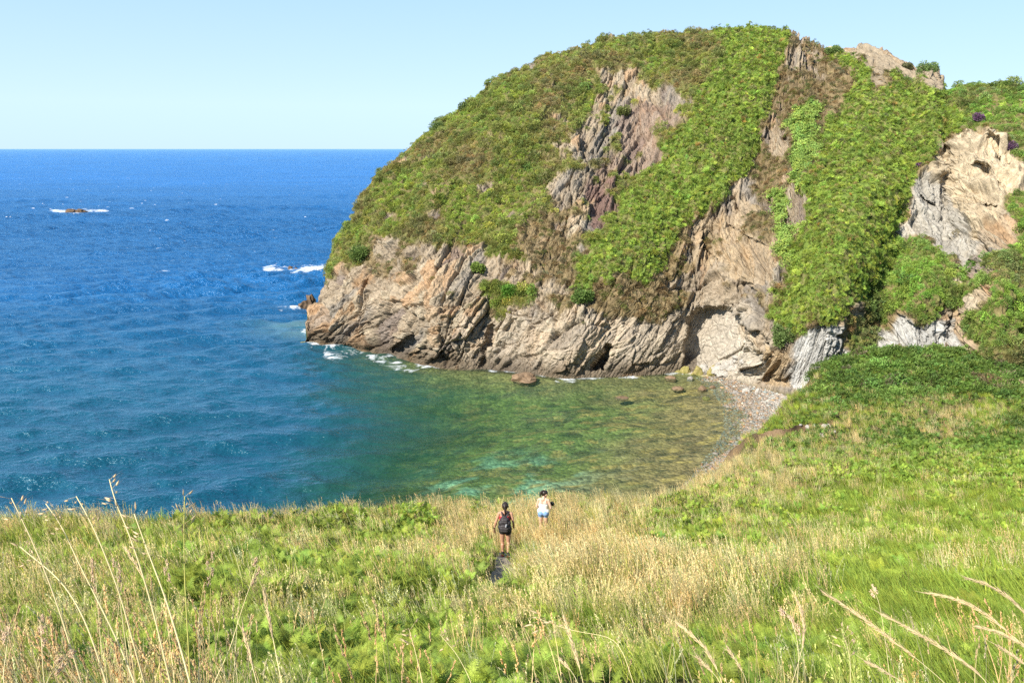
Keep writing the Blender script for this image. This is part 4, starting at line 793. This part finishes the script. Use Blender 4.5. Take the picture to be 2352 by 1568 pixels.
for sd in 'LR':
    a_, t_ = np.array(J1['an'+sd], float), np.array(J1['to'+sd], float); m = MB(); chain(m, [a_+np.array([0, -.035, -.035]), a_*.5+t_*.5, t_+(t_-a_)*.12], [.047, .047, .036]); bake('shoe', m, SHOE, w1, .007, 2)
    m = MB(); k_ = np.array(J1['kn'+sd], float); cap(m, a_, a_*.80+k_*.20, .043, .045); bake('sock', m, SOCK, w1, .007, 1)
m = MB(); wv = np.array(J1['wrL'], float); ev = np.array(J1['elL'], float); dv = (ev-wv)/np.linalg.norm(ev-wv); chain(m, [wv+dv*.02, wv+dv*.032], [.031, .031]); m.build('bracelet', BLACK, w1)
# rucksack (worn, a thing of its own)
PACK = simple('rucksack_nylon', (.030, .026, .028), .65, .3, 14, .4); PACK2 = simple('rucksack_trim', (.055, .048, .05), .55, .3, 14); GREYP = simple('grey_reflector', (.36, .36, .38), .4, .2)
pk = empty('rucksack', w1.location, w1.rotation_euler.z); tag(pk, 'dark rucksack with drawn top and grey tag worn by the walker in black shorts', 'rucksack')
m = MB()
for zz, ww, r in ((.97, .085, .085), (1.06, .10, .095), (1.18, .095, .088), (1.29, .06, .07), (1.35, .028, .045)): cap(m, (-ww, -.20, zz), (ww, -.20, zz), r)
bake('bag', m, PACK, pk, .010, 4)
m = MB()
for zz, ww, r in ((.985, .06, .055), (1.05, .07, .06), (1.11, .065, .052)): cap(m, (-ww, -.275, zz), (ww, -.275, zz), r)
bake('front_pocket', m, PACK2, pk, .009, 3)
m = MB(); cap(m, (-.045, -.255, 1.29), (.045, -.255, 1.29), .05); cap(m, (-.05, -.27, 1.24), (.05, -.27, 1.24), .045); bake('top_flap', m, PACK2, pk, .009, 3)
m = MB(); cap(m, (.045, -.335, 1.13), (.058, -.335, 1.19), .022); m.build('reflector', GREYP, pk)
for s in (-1, 1):
    m = MB(); p_ = [np.array(v) for v in ((s*.05, -.20, 1.37), (s*.088, -.075, 1.425), (s*.10, .03, 1.425), (s*.11, .105, 1.33), (s*.12, .10, 1.18), (s*.13, .0, 1.06), (s*.10, -.12, 1.02))]
    for k in (-1, 0, 1): chain(m, [q_+np.array([k*.014, 0, 0]) for q_ in p_], [.011]*7)
    bake('shoulder_strap', m, PACK2, pk, .007, 2)
m = MB(); m.tube([(0, -.2, 1.385), (0, -.19, 1.43), (0, -.15, 1.44), (0, -.13, 1.40)], [.007]*4, 6); m.build('grab_loop', PACK2, pk)

# ---- walker with a camera
J2 = dict(hip=.92, head=(.03, .065, 1.56), headrot=(-.45, 0, -.85), shL=(-.165, 0, 1.37), elL=(-.235, .0, 1.11), wrL=(-.145, .19, 1.01), hdL=(.75, .55, .1), thL=(.1, .3, 1),
          shR=(.165, 0, 1.37), elR=(.252, -.02, 1.11), wrR=(.225, .175, 1.06), hdR=(-.10, .9, .35), thR=(-.9, .1, .5), curl=.9,
          hpL=(-.085, 0, .90), knL=(-.095, .05, .49), anL=(-.085, -.02, .075), toL=(-.095, .13, .03), hpR=(.085, 0, .90), knR=(.085, .07, .49), anR=(.085, .10, .075), toR=(.095, .25, .03))
f2 = hit_ground(1247, 1232); m, T2 = body_mb(J2)
w2_ = bake('person', m, SKIN2); w2_.location = (f2[0], f2[1], float(ground(f2[0:1], f2[1:2])[0])); w2_.rotation_euler = (0, 0, math.radians(-10))
tag(w2_, 'person in white camisole and pale denim shorts looking down at a camera in straw grass', 'person', 'people on the path')
eyes(T2, w2_)
m = MB(); cap(m, T2((0, -.035, .035)), T2((0, -.0, .052)), .096, .088); cap(m, T2((0, -.05, -.02)), T2((0, -.04, .03)), .066, .07); bake('hair', m, HAIR, w2_, .008, 2)
m = MB(); cap(m, T2((0, -.11, .085)), T2((0, -.125, .08)), .036, .036); chain(m, [T2((0, -.13, .085)), T2((0, -.175, .03)), T2((0, -.165, -.07)), T2((0, -.135, -.15))], [.03, .036, .030, .008]); bake('ponytail', m, HAIR, w2_, .006, 2)
WHITE = simple('white_cotton', (.80, .77, .68), .9, .06, 9); DENIM = simple('pale_denim', (.20, .34, .58), .9, .18, 22)
m = MB(); torso_cloth(m, 1.0, 1.21, .012); cap(m, (-.085, 0, .97), (.085, 0, .97), .125); bake('camisole', m, WHITE, w2_, .009, 3)
m = MB()
for k in range(7): cap(m, (-.10+k*.033, -.105, 1.285), (-.085+k*.033, -.107, 1.285), .008)
m.build('lace_trim', simple('grey_lace', (.30, .29, .26), .9), w2_)
for s in (-1, 1):
    m = MB(); chain(m, [(s*.07, -.095, 1.27), (s*.09, -.06, 1.385), (s*.088, .03, 1.41), (s*.07, .10, 1.30)], [.0075]*4); bake('strap', m, WHITE, w2_, .005, 1)
m = MB(); shorts(m, J2, .014, .20); bake('shorts', m, DENIM, w2_, .009, 3)
for sd in 'LR':
    a_, t_ = np.array(J2['an'+sd], float), np.array(J2['to'+sd], float); m = MB(); chain(m, [a_+np.array([0, -.035, -.035]), a_*.5+t_*.5, t_+(t_-a_)*.12], [.045, .045, .035]); bake('shoe', m, simple('canvas_shoe', (.35, .33, .3), .9), w2_, .007, 2)
_n = 70; _q = np.stack([f2[0]+RNG.normal(0, .45, _n), f2[1]-RNG.uniform(.25, 1.5, _n)], -1); P = np.stack([_q[:, 0], _q[:, 1], ground(_q[:, 0], _q[:, 1])-.02], -1)
scatter('dry_grass', P, rot_up(_n), RNG.uniform(.65, .95, _n), jitter_col((.83, .655, .32), _n, .15), C_STRAWF)
cmr = empty('camera', w2_.location, w2_.rotation_euler.z); tag(cmr, 'black hand camera held at the waist by the person in the white camisole', 'camera')
CB = simple('camera_black', (.018, .018, .019), .4, .2, 20, .5)
def rbox(name, c, sz, mat, par, bev=.008):
    bm = bmesh.new(); bmesh.ops.create_cube(bm, size=1); bmesh.ops.scale(bm, vec=sz, verts=bm.verts); bmesh.ops.bevel(bm, geom=bm.edges[:], offset=bev, segments=2, affect='EDGES'); bmesh.ops.translate(bm, vec=c, verts=bm.verts)
    me = bpy.data.meshes.new(name); bm.to_mesh(me); bm.free(); me.materials.append(mat); o = bpy.data.objects.new(name, me); COL.objects.link(o); o.parent = par; return o
hx, hy, hz_ = .235, .285, 1.10
rbox('camera_body', (hx, hy, hz_), (.150, .075, .105), CB, cmr); rbox('viewfinder', (hx, hy-.005, hz_+.066), (.06, .06, .040), CB, cmr, .006); rbox('hand_grip', (hx+.075, hy, hz_-.005), (.03, .09, .095), CB, cmr)
m = MB(); m.tube([(hx, hy+.03, hz_), (hx, hy+.09, hz_), (hx, hy+.092, hz_), (hx, hy+.15, hz_), (hx, hy+.155, hz_)], [.038, .038, .043, .043, .036], 16); m.build('lens', CB, cmr)
m = MB(); m.tube([(hx+.08, hy, hz_+.045), (hx+.115, hy-.03, hz_+.01), (hx+.11, hy-.04, hz_-.07), (hx+.08, hy-.03, hz_-.13), (hx+.03, hy-.02, hz_-.12), (hx-.05, hy, hz_-.05)], [.006]*6, 6); m.build('neck_strap', CB, cmr)

# ---- rocks: boulders of the cove and rocks standing in the sea
def boulder_mesh(name, seed, mat, sub=3, flat=.7, jag=.28, elong=1.25):
    bm = bmesh.new(); bmesh.ops.create_icosphere(bm, subdivisions=sub, radius=.5); r = random.Random(seed)
    pl = [(np.array([r.gauss(0, 1) for _ in range(3)]), r.uniform(.60, .92)) for _ in range(11)]
    for v in bm.verts:
        p = np.array(v.co); d = p/np.linalg.norm(p)
        for n_, h_ in pl:
            n_ = n_/np.linalg.norm(n_); e = p.dot(n_)-h_*.5
            if e > 0: p = p-n_*e*.92
        p = p*(1+jag*float(fbm(d[0]*2+seed, d[1]*2, d[2]*2, 3, 5))); v.co = (p[0]*elong, p[1], p[2]*flat)
    me = bpy.data.meshes.new(name); bm.to_mesh(me); bm.free(); me.materials.append(mat); return me
def stone_mat(name, a, b, sc=1.6):
    m, n, l, out = newmat(name); p = n.new('ShaderNodeBsdfPrincipled'); p.inputs['Roughness'].default_value = .85; p.inputs['Specular IOR Level'].default_value = .2; tc = n.new('ShaderNodeTexCoord'); t = noise_n(n, l, sc*3, 7, .65, tc.outputs['Object'])
    l.new(ramp_n(n, l, t.outputs[0], [(.32, a), (.66, b)]), p.inputs['Base Color']); bp = n.new('ShaderNodeBump'); bp.inputs['Strength'].default_value = .7; bp.inputs['Distance'].default_value = .2; l.new(t.outputs[0], bp.inputs['Height']); l.new(bp.outputs[0], p.inputs['Normal']); l.new(p.outputs[0], out.inputs[0]); return m
S_MOSS = stone_mat('algae_stone', (.17, .17, .035), (.36, .29, .12)); S_RED = stone_mat('rusty_stone', (.15, .095, .055), (.27, .185, .115)); S_WHITE = stone_mat('pale_stone', (.34, .31, .26), (.48, .45, .40)); S_DARK = stone_mat('dark_sea_rock', (.07, .045, .028), (.20, .135, .085)); S_GREY = stone_mat('grey_stone', (.22, .20, .18), (.38, .35, .31))
def bed_z(p): return float(floor_z(np.array([p[0]]), np.array([p[1]]))[0][0])
def rock_at(name, x, y, wpx, hpx, mat, seed, label, cat, group=None, sub=3, jag=.28, elong=1.2, z0=0., rz=None):
    Y = (z0-CAMZ)/ray(x, y)[1]; p = at(x, y, Y); s = wpx*K*Y/FPX; hgt = hpx*K*Y/FPX*1.25
    o = bpy.data.objects.new(name, boulder_mesh(name, seed, mat, sub, 1., jag, 1.)); COL.objects.link(o); o.location = (p[0], p[1]+s*.25, z0-hgt*.02); o.scale = (s*1.1, s*.9, hgt*1.6); o.rotation_euler = (0, 0, rz if rz is not None else random.Random(seed).uniform(-.5, .5)); return tag(o, label, cat, group)
G_B = 'boulders along the cove shore'
for i, (x, y, w, h, mt, lb) in enumerate([(1604, 858, 34, 18, S_MOSS, 'large yellow green algae covered boulder at the water edge below the cave'), (1574, 853, 22, 14, S_MOSS, 'ochre mossy boulder touching the dark foot of the cliff left of the cave'), (1640, 856, 30, 17, S_MOSS, 'brown and green mottled boulder beside the white rockfall'), (1556, 856, 16, 9, S_MOSS, 'small bright green mossy boulder in the water under the cliff'), (1541, 870, 26, 10, S_RED, 'flat rusty boulder standing in the shallows left of the green boulders'),
    (1558, 895, 28, 8, S_RED, 'long low reddish boulder awash in the brown shallows'), (1612, 896, 22, 11, S_RED, 'small rounded red brown boulder in the shallows in front of the cave'), (1636, 892, 15, 9, S_RED, 'little rusty boulder right beside the rounded red brown one'), (1622, 915, 18, 6, S_MOSS, 'low green boulder almost covered by the clear shallows'),
    (1430, 916, 38, 5, S_RED, 'broad orange brown boulder awash far out in the green water of the cove'), (1585, 872, 16, 9, S_GREY, 'grey boulder in the shallows in front of the algae covered one'), (1716, 900, 22, 11, S_WHITE, 'whitish block on the pebbles left of the leaning cliff foot'), (1742, 900, 15, 10, S_WHITE, 'pale squarish block on the pebbles under the overhanging buttress'), (1690, 903, 17, 8, S_GREY, 'grey slab on the wet pebble edge in front of the buttress'), (1768, 893, 18, 11, S_WHITE, 'pale block right under the orange blocks of the cliff')]):
    zz = bed_z(at(x, y, -CAMZ/ray(x, y)[1])); rock_at('boulder', x, y, w, h, mt, 300+i, lb, 'boulder', G_B, z0=max(zz, -.14))
G_W = 'white stones of the rockfall below the cave'; wm = [boulder_mesh('fallen_stone', 400+k, S_WHITE, 2, .75, .2) for k in range(5)]
rw = random.Random(5)
for i in range(70):
    t = rw.random()**.7; x = 1690-95*t*rw.uniform(.5, 1)+rw.uniform(-8, 30); y = 822+38*t+rw.uniform(-9, 9); Pq, Nq = head_at(x, y)
    o = bpy.data.objects.new('fallen_stone', wm[i % 5]); COL.objects.link(o); s = rw.uniform(.35, 1.15)*(.8+.5*t); o.scale = (s, s*.9, s); o.rotation_euler = (rw.uniform(-.5, .5), rw.uniform(-.5, .5), rw.uniform(0, 6)); o.location = (Pq[0], Pq[1]-.15, Pq[2]+.05); tag(o, 'white fallen stone in the rockfall heap below the cave arch', 'stone', G_W)
for i, (x, y, w, h, lb) in enumerate([(160, 487, 25, 9, 'dark brown sea rock ringed by white foam far out on the left'), (186, 487, 25, 8, 'lower brown sea rock joined to the right of the far offshore one'), (666, 617, 10, 8, 'small pointed dark rock in the middle of the foam patch left of the headland'), (679, 619, 9, 6, 'small low rock right of the pointed one in the same foam patch'), (700, 706, 34, 22, 'jagged brown rock with foam at the seaward foot of the headland'), (1206, 874, 58, 18, 'brown ribbed rock lying in the water in front of the cliff foot')]):
    rock_at('sea_rock', x, y, w, h, S_DARK if i < 5 else S_RED, 500+i, lb, 'rock', 'rocks standing in the sea', 3, .55)
rock_at('sea_rock', 714, 704, 26, 30, S_DARK, 511, 'taller brown rock leaning against the seaward foot of the headland', 'rock', 'rocks standing in the sea', 3, .55)
# pebbles strewn over the beach
bx_, by_ = RNG.uniform(10, 40, 60000), RNG.uniform(60, 104, 60000); bz_, bd_ = floor_z(bx_, by_); m_ = (bd_ > -2.2) & (bd_ < 14) & (edge_sd(bx_, by_) > 0); PB = np.stack([bx_, by_, bz_], -1)[m_]; bd_ = bd_[m_]; n = len(PB)
def peb_mb(seed):
    me = boulder_mesh('p', seed, S_GREY, 1, .6, .1); m = MB(); m.v = [tuple(v.co) for v in me.vertices]; m.f = [tuple(p.vertices) for p in me.polygons]; return m
C_PEB = protos('pebble', [peb_mb(600+k) for k in range(5)], leafmat('pebble_stone', 0, .5))
pt = np.where((RNG.random(n) < sm(0, 6, bd_))[:, None], np.array([.34, .31, .265]), np.where((RNG.random(n) < .3)[:, None], np.array([.27, .18, .10]), np.array([.24, .21, .17])))
scatter('pebbles', PB, RNG.uniform(0, 6.28, (n, 3))*np.array([.1, .1, 1]), RNG.gamma(2.2, .07, n)+.06, jitter_col(pt, n, .15), C_PEB)

# ---- shrubs that stand out on the headland
def shrub(x, y, r, hgt, col, label, cat='shrub', nleaf=2600, dens=.24, gap=0., group='shrubs standing out on the headland'):
    p, nr = head_at(x, y); e = empty('shrub', (p[0], p[1]-r*.25, p[2]-.30*hgt)); tag(e, label, cat, group); m = MB(); rq = random.Random(int(x))
    blobs = [(np.array([rq.uniform(-.6, .6)*r, rq.uniform(-.5, .3)*r, rq.uniform(.25, .85)*hgt]), rq.uniform(.32, .55)) for _ in range(9)]
    for k in range(nleaf):
        c, br_ = blobs[k % 9]; d = rv(); q_ = c+d*br_*r*(.55+.45*rq.random()); a = d+.8*rv(); a[2] += .4; a /= np.linalg.norm(a); b = np.cross(a, rv()); b /= np.linalg.norm(b); l_ = dens*rq.uniform(.6, 1.3); w = l_*.30; m.face([q_-b*w*.4, q_+a*l_*.5-b*w, q_+a*l_, q_+a*l_*.5+b*w])
    m.build('foliage', leafmat('shrub_leaves', .25, .1, tuple(v*1.55 for v in col)), e); m = MB()
    for c, br_ in blobs[:6]: m.tube([(0, 0, -.3), tuple(c*.5+np.array([0, 0, .05])), tuple(c)], [.05, .035, .012], 5)
    m.build('stem', simple('shrub_wood', (.10, .07, .045)), e)
for a in [(829, 592, 1.9, 2.3, (.10, .15, .035), 'rounded dark green shrub on the left shoulder just above the bare rock'), (2126, 158, 1.9, 2.3, (.115, .165, .05), 'upright feathery shrub growing on the small rock pinnacle at the skyline'), (2078, 156, 1.0, .9, (.10, .10, .045), 'small dark shrub on the ridge left of the rock pinnacle'), (1066, 250, 1.3, 1.7, (.09, .12, .04), 'small bush sticking up from the left skyline above a bare rocky patch'), (1005, 296, 2.0, 1.6, (.10, .14, .04), 'spreading green bush on the left skyline below the bare rocky patch'), (1912, 124, 1.7, 1.0, (.115, .165, .045), 'dark green bush on the crest between the two rocky outcrops'), (1958, 118, .9, .7, (.12, .16, .05), 'little bush at the left foot of the bare skyline outcrop'),
          (1168, 668, 1.3, 1.5, (.10, .20, .03), 'bright green bush in the middle of the lower cliff'), (1096, 618, 1.1, 1.5, (.14, .19, .04), 'light green bush at the ragged edge of the heath above the lower cliff'), (1338, 690, 1.5, 1.5, (.095, .15, .035), 'bush at the bottom tip of the green bracken tongue'), (1795, 775, 1.5, 2.2, (.105, .15, .045), 'bush hanging over the orange blocks above the beach'), (1430, 258, 1.6, 1.6, (.12, .135, .04), 'olive bush perched on the fractured grey rock of the upper gully')]: shrub(*a)
for a in [(2243, 275, 1.0, .9, (.12, .06, .11), 'purple flowering heather above the top of the sandy cliff scar'), (2318, 338, .9, .7, (.12, .065, .11), 'purple flowering heather at the right rim of the sandy cliff scar'), (2108, 378, .5, .45, (.13, .06, .12), 'small purple heather tuft left of the sandy cliff scar')]: shrub(*a, cat='heather', nleaf=1100, dens=.18, group='heather in flower')

# ---- tall dry grass stalks in the foreground, each one a thing
STEM = leafmat('straw_stem', .2, .2, (.88, .74, .40)); STEMG = leafmat('green_stem', .2, .2, (.52, .50, .14)); CHAFF = leafmat('straw_chaff', .35, .25, (.72, .56, .33)); CHAFF2 = leafmat('brown_chaff', .3, .25, (.76, .56, .36))
def stalk(pts, Y, label, kind, rad=.0026, hl=.22, cat='grass', group='tall dry grass stalks in the foreground', mat=None):
    P = [at(x, y, Y+dy) for (x, y), dy in zip(pts, np.linspace(.22, 0, len(pts)))]; d = P[-1]-P[-2]; d /= np.linalg.norm(d); g = 0
    if d[2] > -.5: d = np.array([d[0]*.3, 0, -1.]); d /= np.linalg.norm(d)
    q_ = P[-1].copy()
    while g < 90 and q_[2] > float(ground(q_[0:1], q_[1:2])[0]): q_ = q_+d*.03; d = d*.98+np.array([0, 0, -.02]); g += 1
    P.append(q_); P = np.array(P); L_ = np.r_[0, np.cumsum(np.linalg.norm(np.diff(P, axis=0), axis=1))]; uu = np.linspace(0, L_[-1], 40)
    C_ = np.stack([np.interp(uu, L_, P[:, k]) for k in range(3)], -1)
    for _ in range(6): C_[1:-1] = (C_[:-2]+2*C_[1:-1]+C_[2:])/4
    e = empty('grass_stalk', tuple(q_)); tag(e, label, cat, group); C_ = C_-q_; m = MB(); m.tube(C_, np.linspace(.35, 1, 40)*rad, 5); m.build('stem', mat or STEM, e); h = MB(); rq = random.Random(int(pts[0][0]*7+pts[0][1]))
    def c_at(s): return np.array([np.interp(s, uu, C_[:, k]) for k in range(3)])
    def t_at(s): v = c_at(max(s-.01, 0))-c_at(s+.01); return v/np.linalg.norm(v)
    def perp(t): v = np.cross(t, np.array([rq.gauss(0, 1) for _ in range(3)])); return v/np.linalg.norm(v)
    if kind == 'spike':                                   # dense overlapping spikelets
        n_ = int(hl*330)
        for k in range(n_):
            s = hl*k/n_; t = t_at(s); v = perp(t); w = math.sin(math.pi*min(1, (s/hl*.92+.06)))**.6; h.spindle(c_at(s)+v*.0015, t+v*.28*w, .017+.008*rq.random(), .0014)
            if k % 3 == 0: p0 = c_at(s)+v*.004+t*.015; a = t+v*.35; h.ribbon([p0, p0+a*.022, p0+a*.04], .0009, np.cross(a, v))
    elif kind == 'oat':                                   # few nodding spikelets on thin side branches
        for k in range(int(6+hl*22)):
            s = hl*(k+.3*rq.random())/(6+hl*22); t = t_at(s); v = perp(t); b = c_at(s); l_ = rq.uniform(.012, .045); q2 = b+(v*.8+t*.6)*l_; q3 = q2+np.array([0, 0, -.006]); h.tube([b, q2, q3], [.0006, .0006, .0006], 3); a = t*.8+v*.4+np.array([0, 0, -.35]); h.spindle(q3, a, rq.uniform(.018, .03), .0033)
            for sg in (-1, 1): h.ribbon([q3, q3+(a+v*sg*.4)*.02, q3+(a+v*sg*.5)*.042], .0012, np.cross(a, v))
    else:                                                 # knobbly one-sided clusters
        for k in range(rq.randint(3, 5)):
            s = hl*(k/4.5)**1.1; t = t_at(s); v = perp(t); b = c_at(s)+v*.012
            for j in range(22): h.spindle(b+np.array([rq.gauss(0, .0032) for _ in range(3)])+t*rq.uniform(-.016, .018), t+np.array([rq.gauss(0, .3) for _ in range(3)]), rq.uniform(.010, .015), .0018)
    h.build('seed_head', CHAFF2 if kind == 'knob' else CHAFF, e); return e
LS = [([(26, 1142), (60, 1210), (100, 1300), (140, 1410), (188, 1568)], 2.3, 'oat', 'leftmost long pale stalk leaning left with its thin tip above the bluff edge'), ([(105, 1155), (140, 1200), (175, 1280), (232, 1392), (280, 1490), (310, 1568)], 2.4, 'oat', 'second long straw stalk from the left with a drooping tip against the sea'), ([(175, 1138), (200, 1180), (232, 1248), (275, 1360), (332, 1568)], 2.3, 'oat', 'tall straw stalk with a bushy oat tip left of the tallest one'),
 ([(251, 1099), (262, 1150), (280, 1182), (315, 1275), (352, 1400), (392, 1568)], 2.2, 'oat', 'tallest stalk of all with oat grains along its top against the blue sea'), ([(308, 1178), (345, 1280), (380, 1370), (410, 1470), (437, 1568)], 2.1, 'oat', 'thick pale stalk without leaves just right of the tallest one'), ([(424, 1138), (422, 1190), (424, 1335), (430, 1430), (437, 1568)], 2.5, 'oat', 'upright greenish stalk with a small tip near the bluff edge'),
 ([(44, 1252), (90, 1290), (130, 1320), (172, 1375), (205, 1445), (245, 1568)], 2.3, 'oat', 'curved thin stalk on the left that bends far to the left at its top'), ([(288, 1258), (310, 1290), (330, 1320), (352, 1400), (394, 1568)], 2.4, 'spike', 'stalk with a slim pale spike tip between the tall stalks on the left'), ([(592, 1293), (575, 1340), (551, 1410), (528, 1490), (490, 1568)], 2.5, 'knob', 'single stalk leaning right with clustered brown seeds near the middle left'), ([(607, 1358), (618, 1420), (628, 1470), (647, 1568)], 2.1, 'spike', 'pale spike leaning left below the stalk with clustered brown seeds'), ([(558, 1440), (572, 1500), (590, 1568)], 2.1, 'spike', 'short pale spike at the bottom left of the pale leaning spike'),
 ([(20, 1440), (14, 1500), (4, 1568)], 2.0, 'knob', 'knobbly brown seed head at the very left edge'), ([(92, 1425), (96, 1480), (100, 1568)], 2.2, 'knob', 'upright knobbly brown head between the two leftmost long stalks'), ([(165, 1490), (130, 1530), (100, 1568)], 2.0, 'knob', 'knobbly head leaning right at the bottom left corner'), ([(265, 1290), (272, 1350), (285, 1450), (300, 1568)], 2.7, 'knob', 'thin stalk with brown clusters behind the tallest stalk'), ([(218, 1290), (225, 1400), (240, 1568)], 2.7, 'knob', 'knobbly head behind the bushy oat tip stalk'), ([(482, 1280), (484, 1330), (482, 1420), (478, 1568)], 2.8, 'knob', 'slender upright knobbly stalk right of the greenish one'), ([(383, 1300), (390, 1340), (380, 1450), (360, 1568)], 2.8, 'knob', 'small brown head on a thin stalk left of the upright greenish stalk')]
for p, Y, kd, lb in LS: stalk(p, Y, lb, kd, rad=.0042 if kd == 'oat' else .0022, hl=.16 if kd == 'oat' else .17, mat=STEMG if 'greenish' in lb else None)
RS = [([(1895, 1362), (1960, 1400), (2005, 1437), (2080, 1490), (2175, 1568)], 2.0, 'spike', .30, 'long feathery head arching left in the bottom right, the leftmost long one'), ([(2030, 1412), (2125, 1461), (2205, 1511), (2280, 1568)], 2.0, 'spike', .30, 'long feathery head right of the leftmost arching one and parallel to it'), ([(2220, 1327), (2275, 1337), (2315, 1368), (2380, 1425)], 2.1, 'spike', .24, 'topmost arching feathery head at the right edge'), ([(2130, 1361), (2190, 1368), (2240, 1390), (2325, 1456), (2400, 1530)], 2.1, 'spike', .26, 'slender arching head below the topmost one at the right edge'), ([(2245, 1437), (2300, 1450), (2351, 1477), (2440, 1540)], 2.0, 'spike', .24, 'pale feathery head entering from the right edge half way up'), ([(2290, 1480), (2330, 1505), (2400, 1560)], 2.0, 'spike', .16, 'short head low at the right edge'),
 ([(1830, 1375), (1848, 1420), (1845, 1480), (1818, 1568)], 2.2, 'spike', .18, 'upright plump head left of the long arching heads'), ([(1798, 1397), (1822, 1425), (1835, 1490), (1830, 1568)], 2.3, 'knob', .12, 'small plump head leaning left beside the upright plump one'), ([(1560, 1432), (1615, 1478), (1640, 1520), (1662, 1568)], 2.0, 'spike', .20, 'head leaning left at the bottom centre right'), ([(1600, 1505), (1630, 1535), (1660, 1568)], 1.9, 'spike', .14, 'low feathery head under the head at the bottom centre right'), ([(1237, 1418), (1290, 1440), (1340, 1452), (1415, 1459), (1430, 1490), (1455, 1568)], 2.0, 'oat', .10, 'dry stem bent over sideways to the left at the bottom centre'), ([(1295, 1417), (1308, 1455), (1322, 1500), (1340, 1568)], 2.0, 'spike', .20, 'upright feathery head crossing the bent dry stem'), ([(1285, 1510), (1310, 1535), (1330, 1568)], 1.9, 'spike', .12, 'short feathery head left of the one crossing the bent stem'), ([(1670, 1485), (1700, 1530), (1718, 1568)], 2.0, 'spike', .14, 'short head leaning left right of the bottom centre'), ([(1930, 1440), (1952, 1500), (1953, 1568)], 2.3, 'oat', .14, 'thin oat stem drooping among the long arching heads'), ([(2002, 1347), (2018, 1375), (2030, 1450), (2045, 1568)], 2.5, 'knob', .07, 'solitary plump head standing above the arching heads'), ([(1990, 1518), (2040, 1545), (2085, 1568)], 1.9, 'spike', .16, 'lowest feathery head under the arching heads'), ([(938, 1440), (955, 1500), (970, 1568)], 2.2, 'oat', .10, 'thin pale stem left of the bottom centre'), ([(1010, 1455), (1050, 1500), (1085, 1568)], 2.1, 'oat', .12, 'thin pale stem leaning left at the bottom centre')]
for p, Y, kd, hl, lb in RS: stalk(p, Y, lb, kd, rad=.0015, hl=hl)
# seeding cocksfoot in the near corner, too thick to count
def p_cock(n):
    m = p_grass(n, .62, .004, .16, .22, 0, 0, .4)
    for k in range(n):
        b = np.array(m.v[k*10+8])*.5+np.array(m.v[k*10+9])*.5; a = b-np.array(m.v[k*10+6]); a /= np.linalg.norm(a)
        for c in range(R_.randint(2, 4)):
            o_ = b-a*.034*c+rv()*.005
            for j in range(12): m.spindle(o_+rv()*.0028+a*R_.uniform(-.014, .014), a+.32*rv(), .013, .0019)
    return m
C_COCK = protos('cocksfoot_tuft', [p_cock(7) for _ in range(4)], M_GRASS)
PX = [at(x, y, 1.0) for x, y in zip(RNG.uniform(-150, 540, 60), RNG.uniform(1440, 1640, 60))]; PX += [at(x, y, 1.0) for x, y in zip(RNG.uniform(560, 2400, 16), RNG.uniform(1570, 1680, 16))]; Q = []
for v in PX:
    h_ = RNG.uniform(2.3, 3.6); Q.append((v[0]*h_, h_))
Q = np.array(Q); P = np.stack([Q[:, 0], Q[:, 1], ground(Q[:, 0], Q[:, 1])], -1); n = len(P)
scatter('seeding_grass', P, rot_up(n, .1), RNG.uniform(.7, 1.1, n), jitter_col((.84, .66, .36), n, .12), C_COCK)

for i in range(16):
    p = hit_ground(rw.uniform(1835, 1925), rw.uniform(968, 1004)); o = bpy.data.objects.new('bank_stone', wm[i % 5]); COL.objects.link(o); q_ = rw.uniform(.3, .8); o.scale = (q_, q_*.8, q_); o.rotation_euler = (rw.uniform(-.4, .4), rw.uniform(-.4, .4), rw.uniform(0, 6)); o.location = tuple(p); tag(o, 'pale stone lying in the slumped earth bank above the beach', 'stone', 'stones of the slumped earth bank')
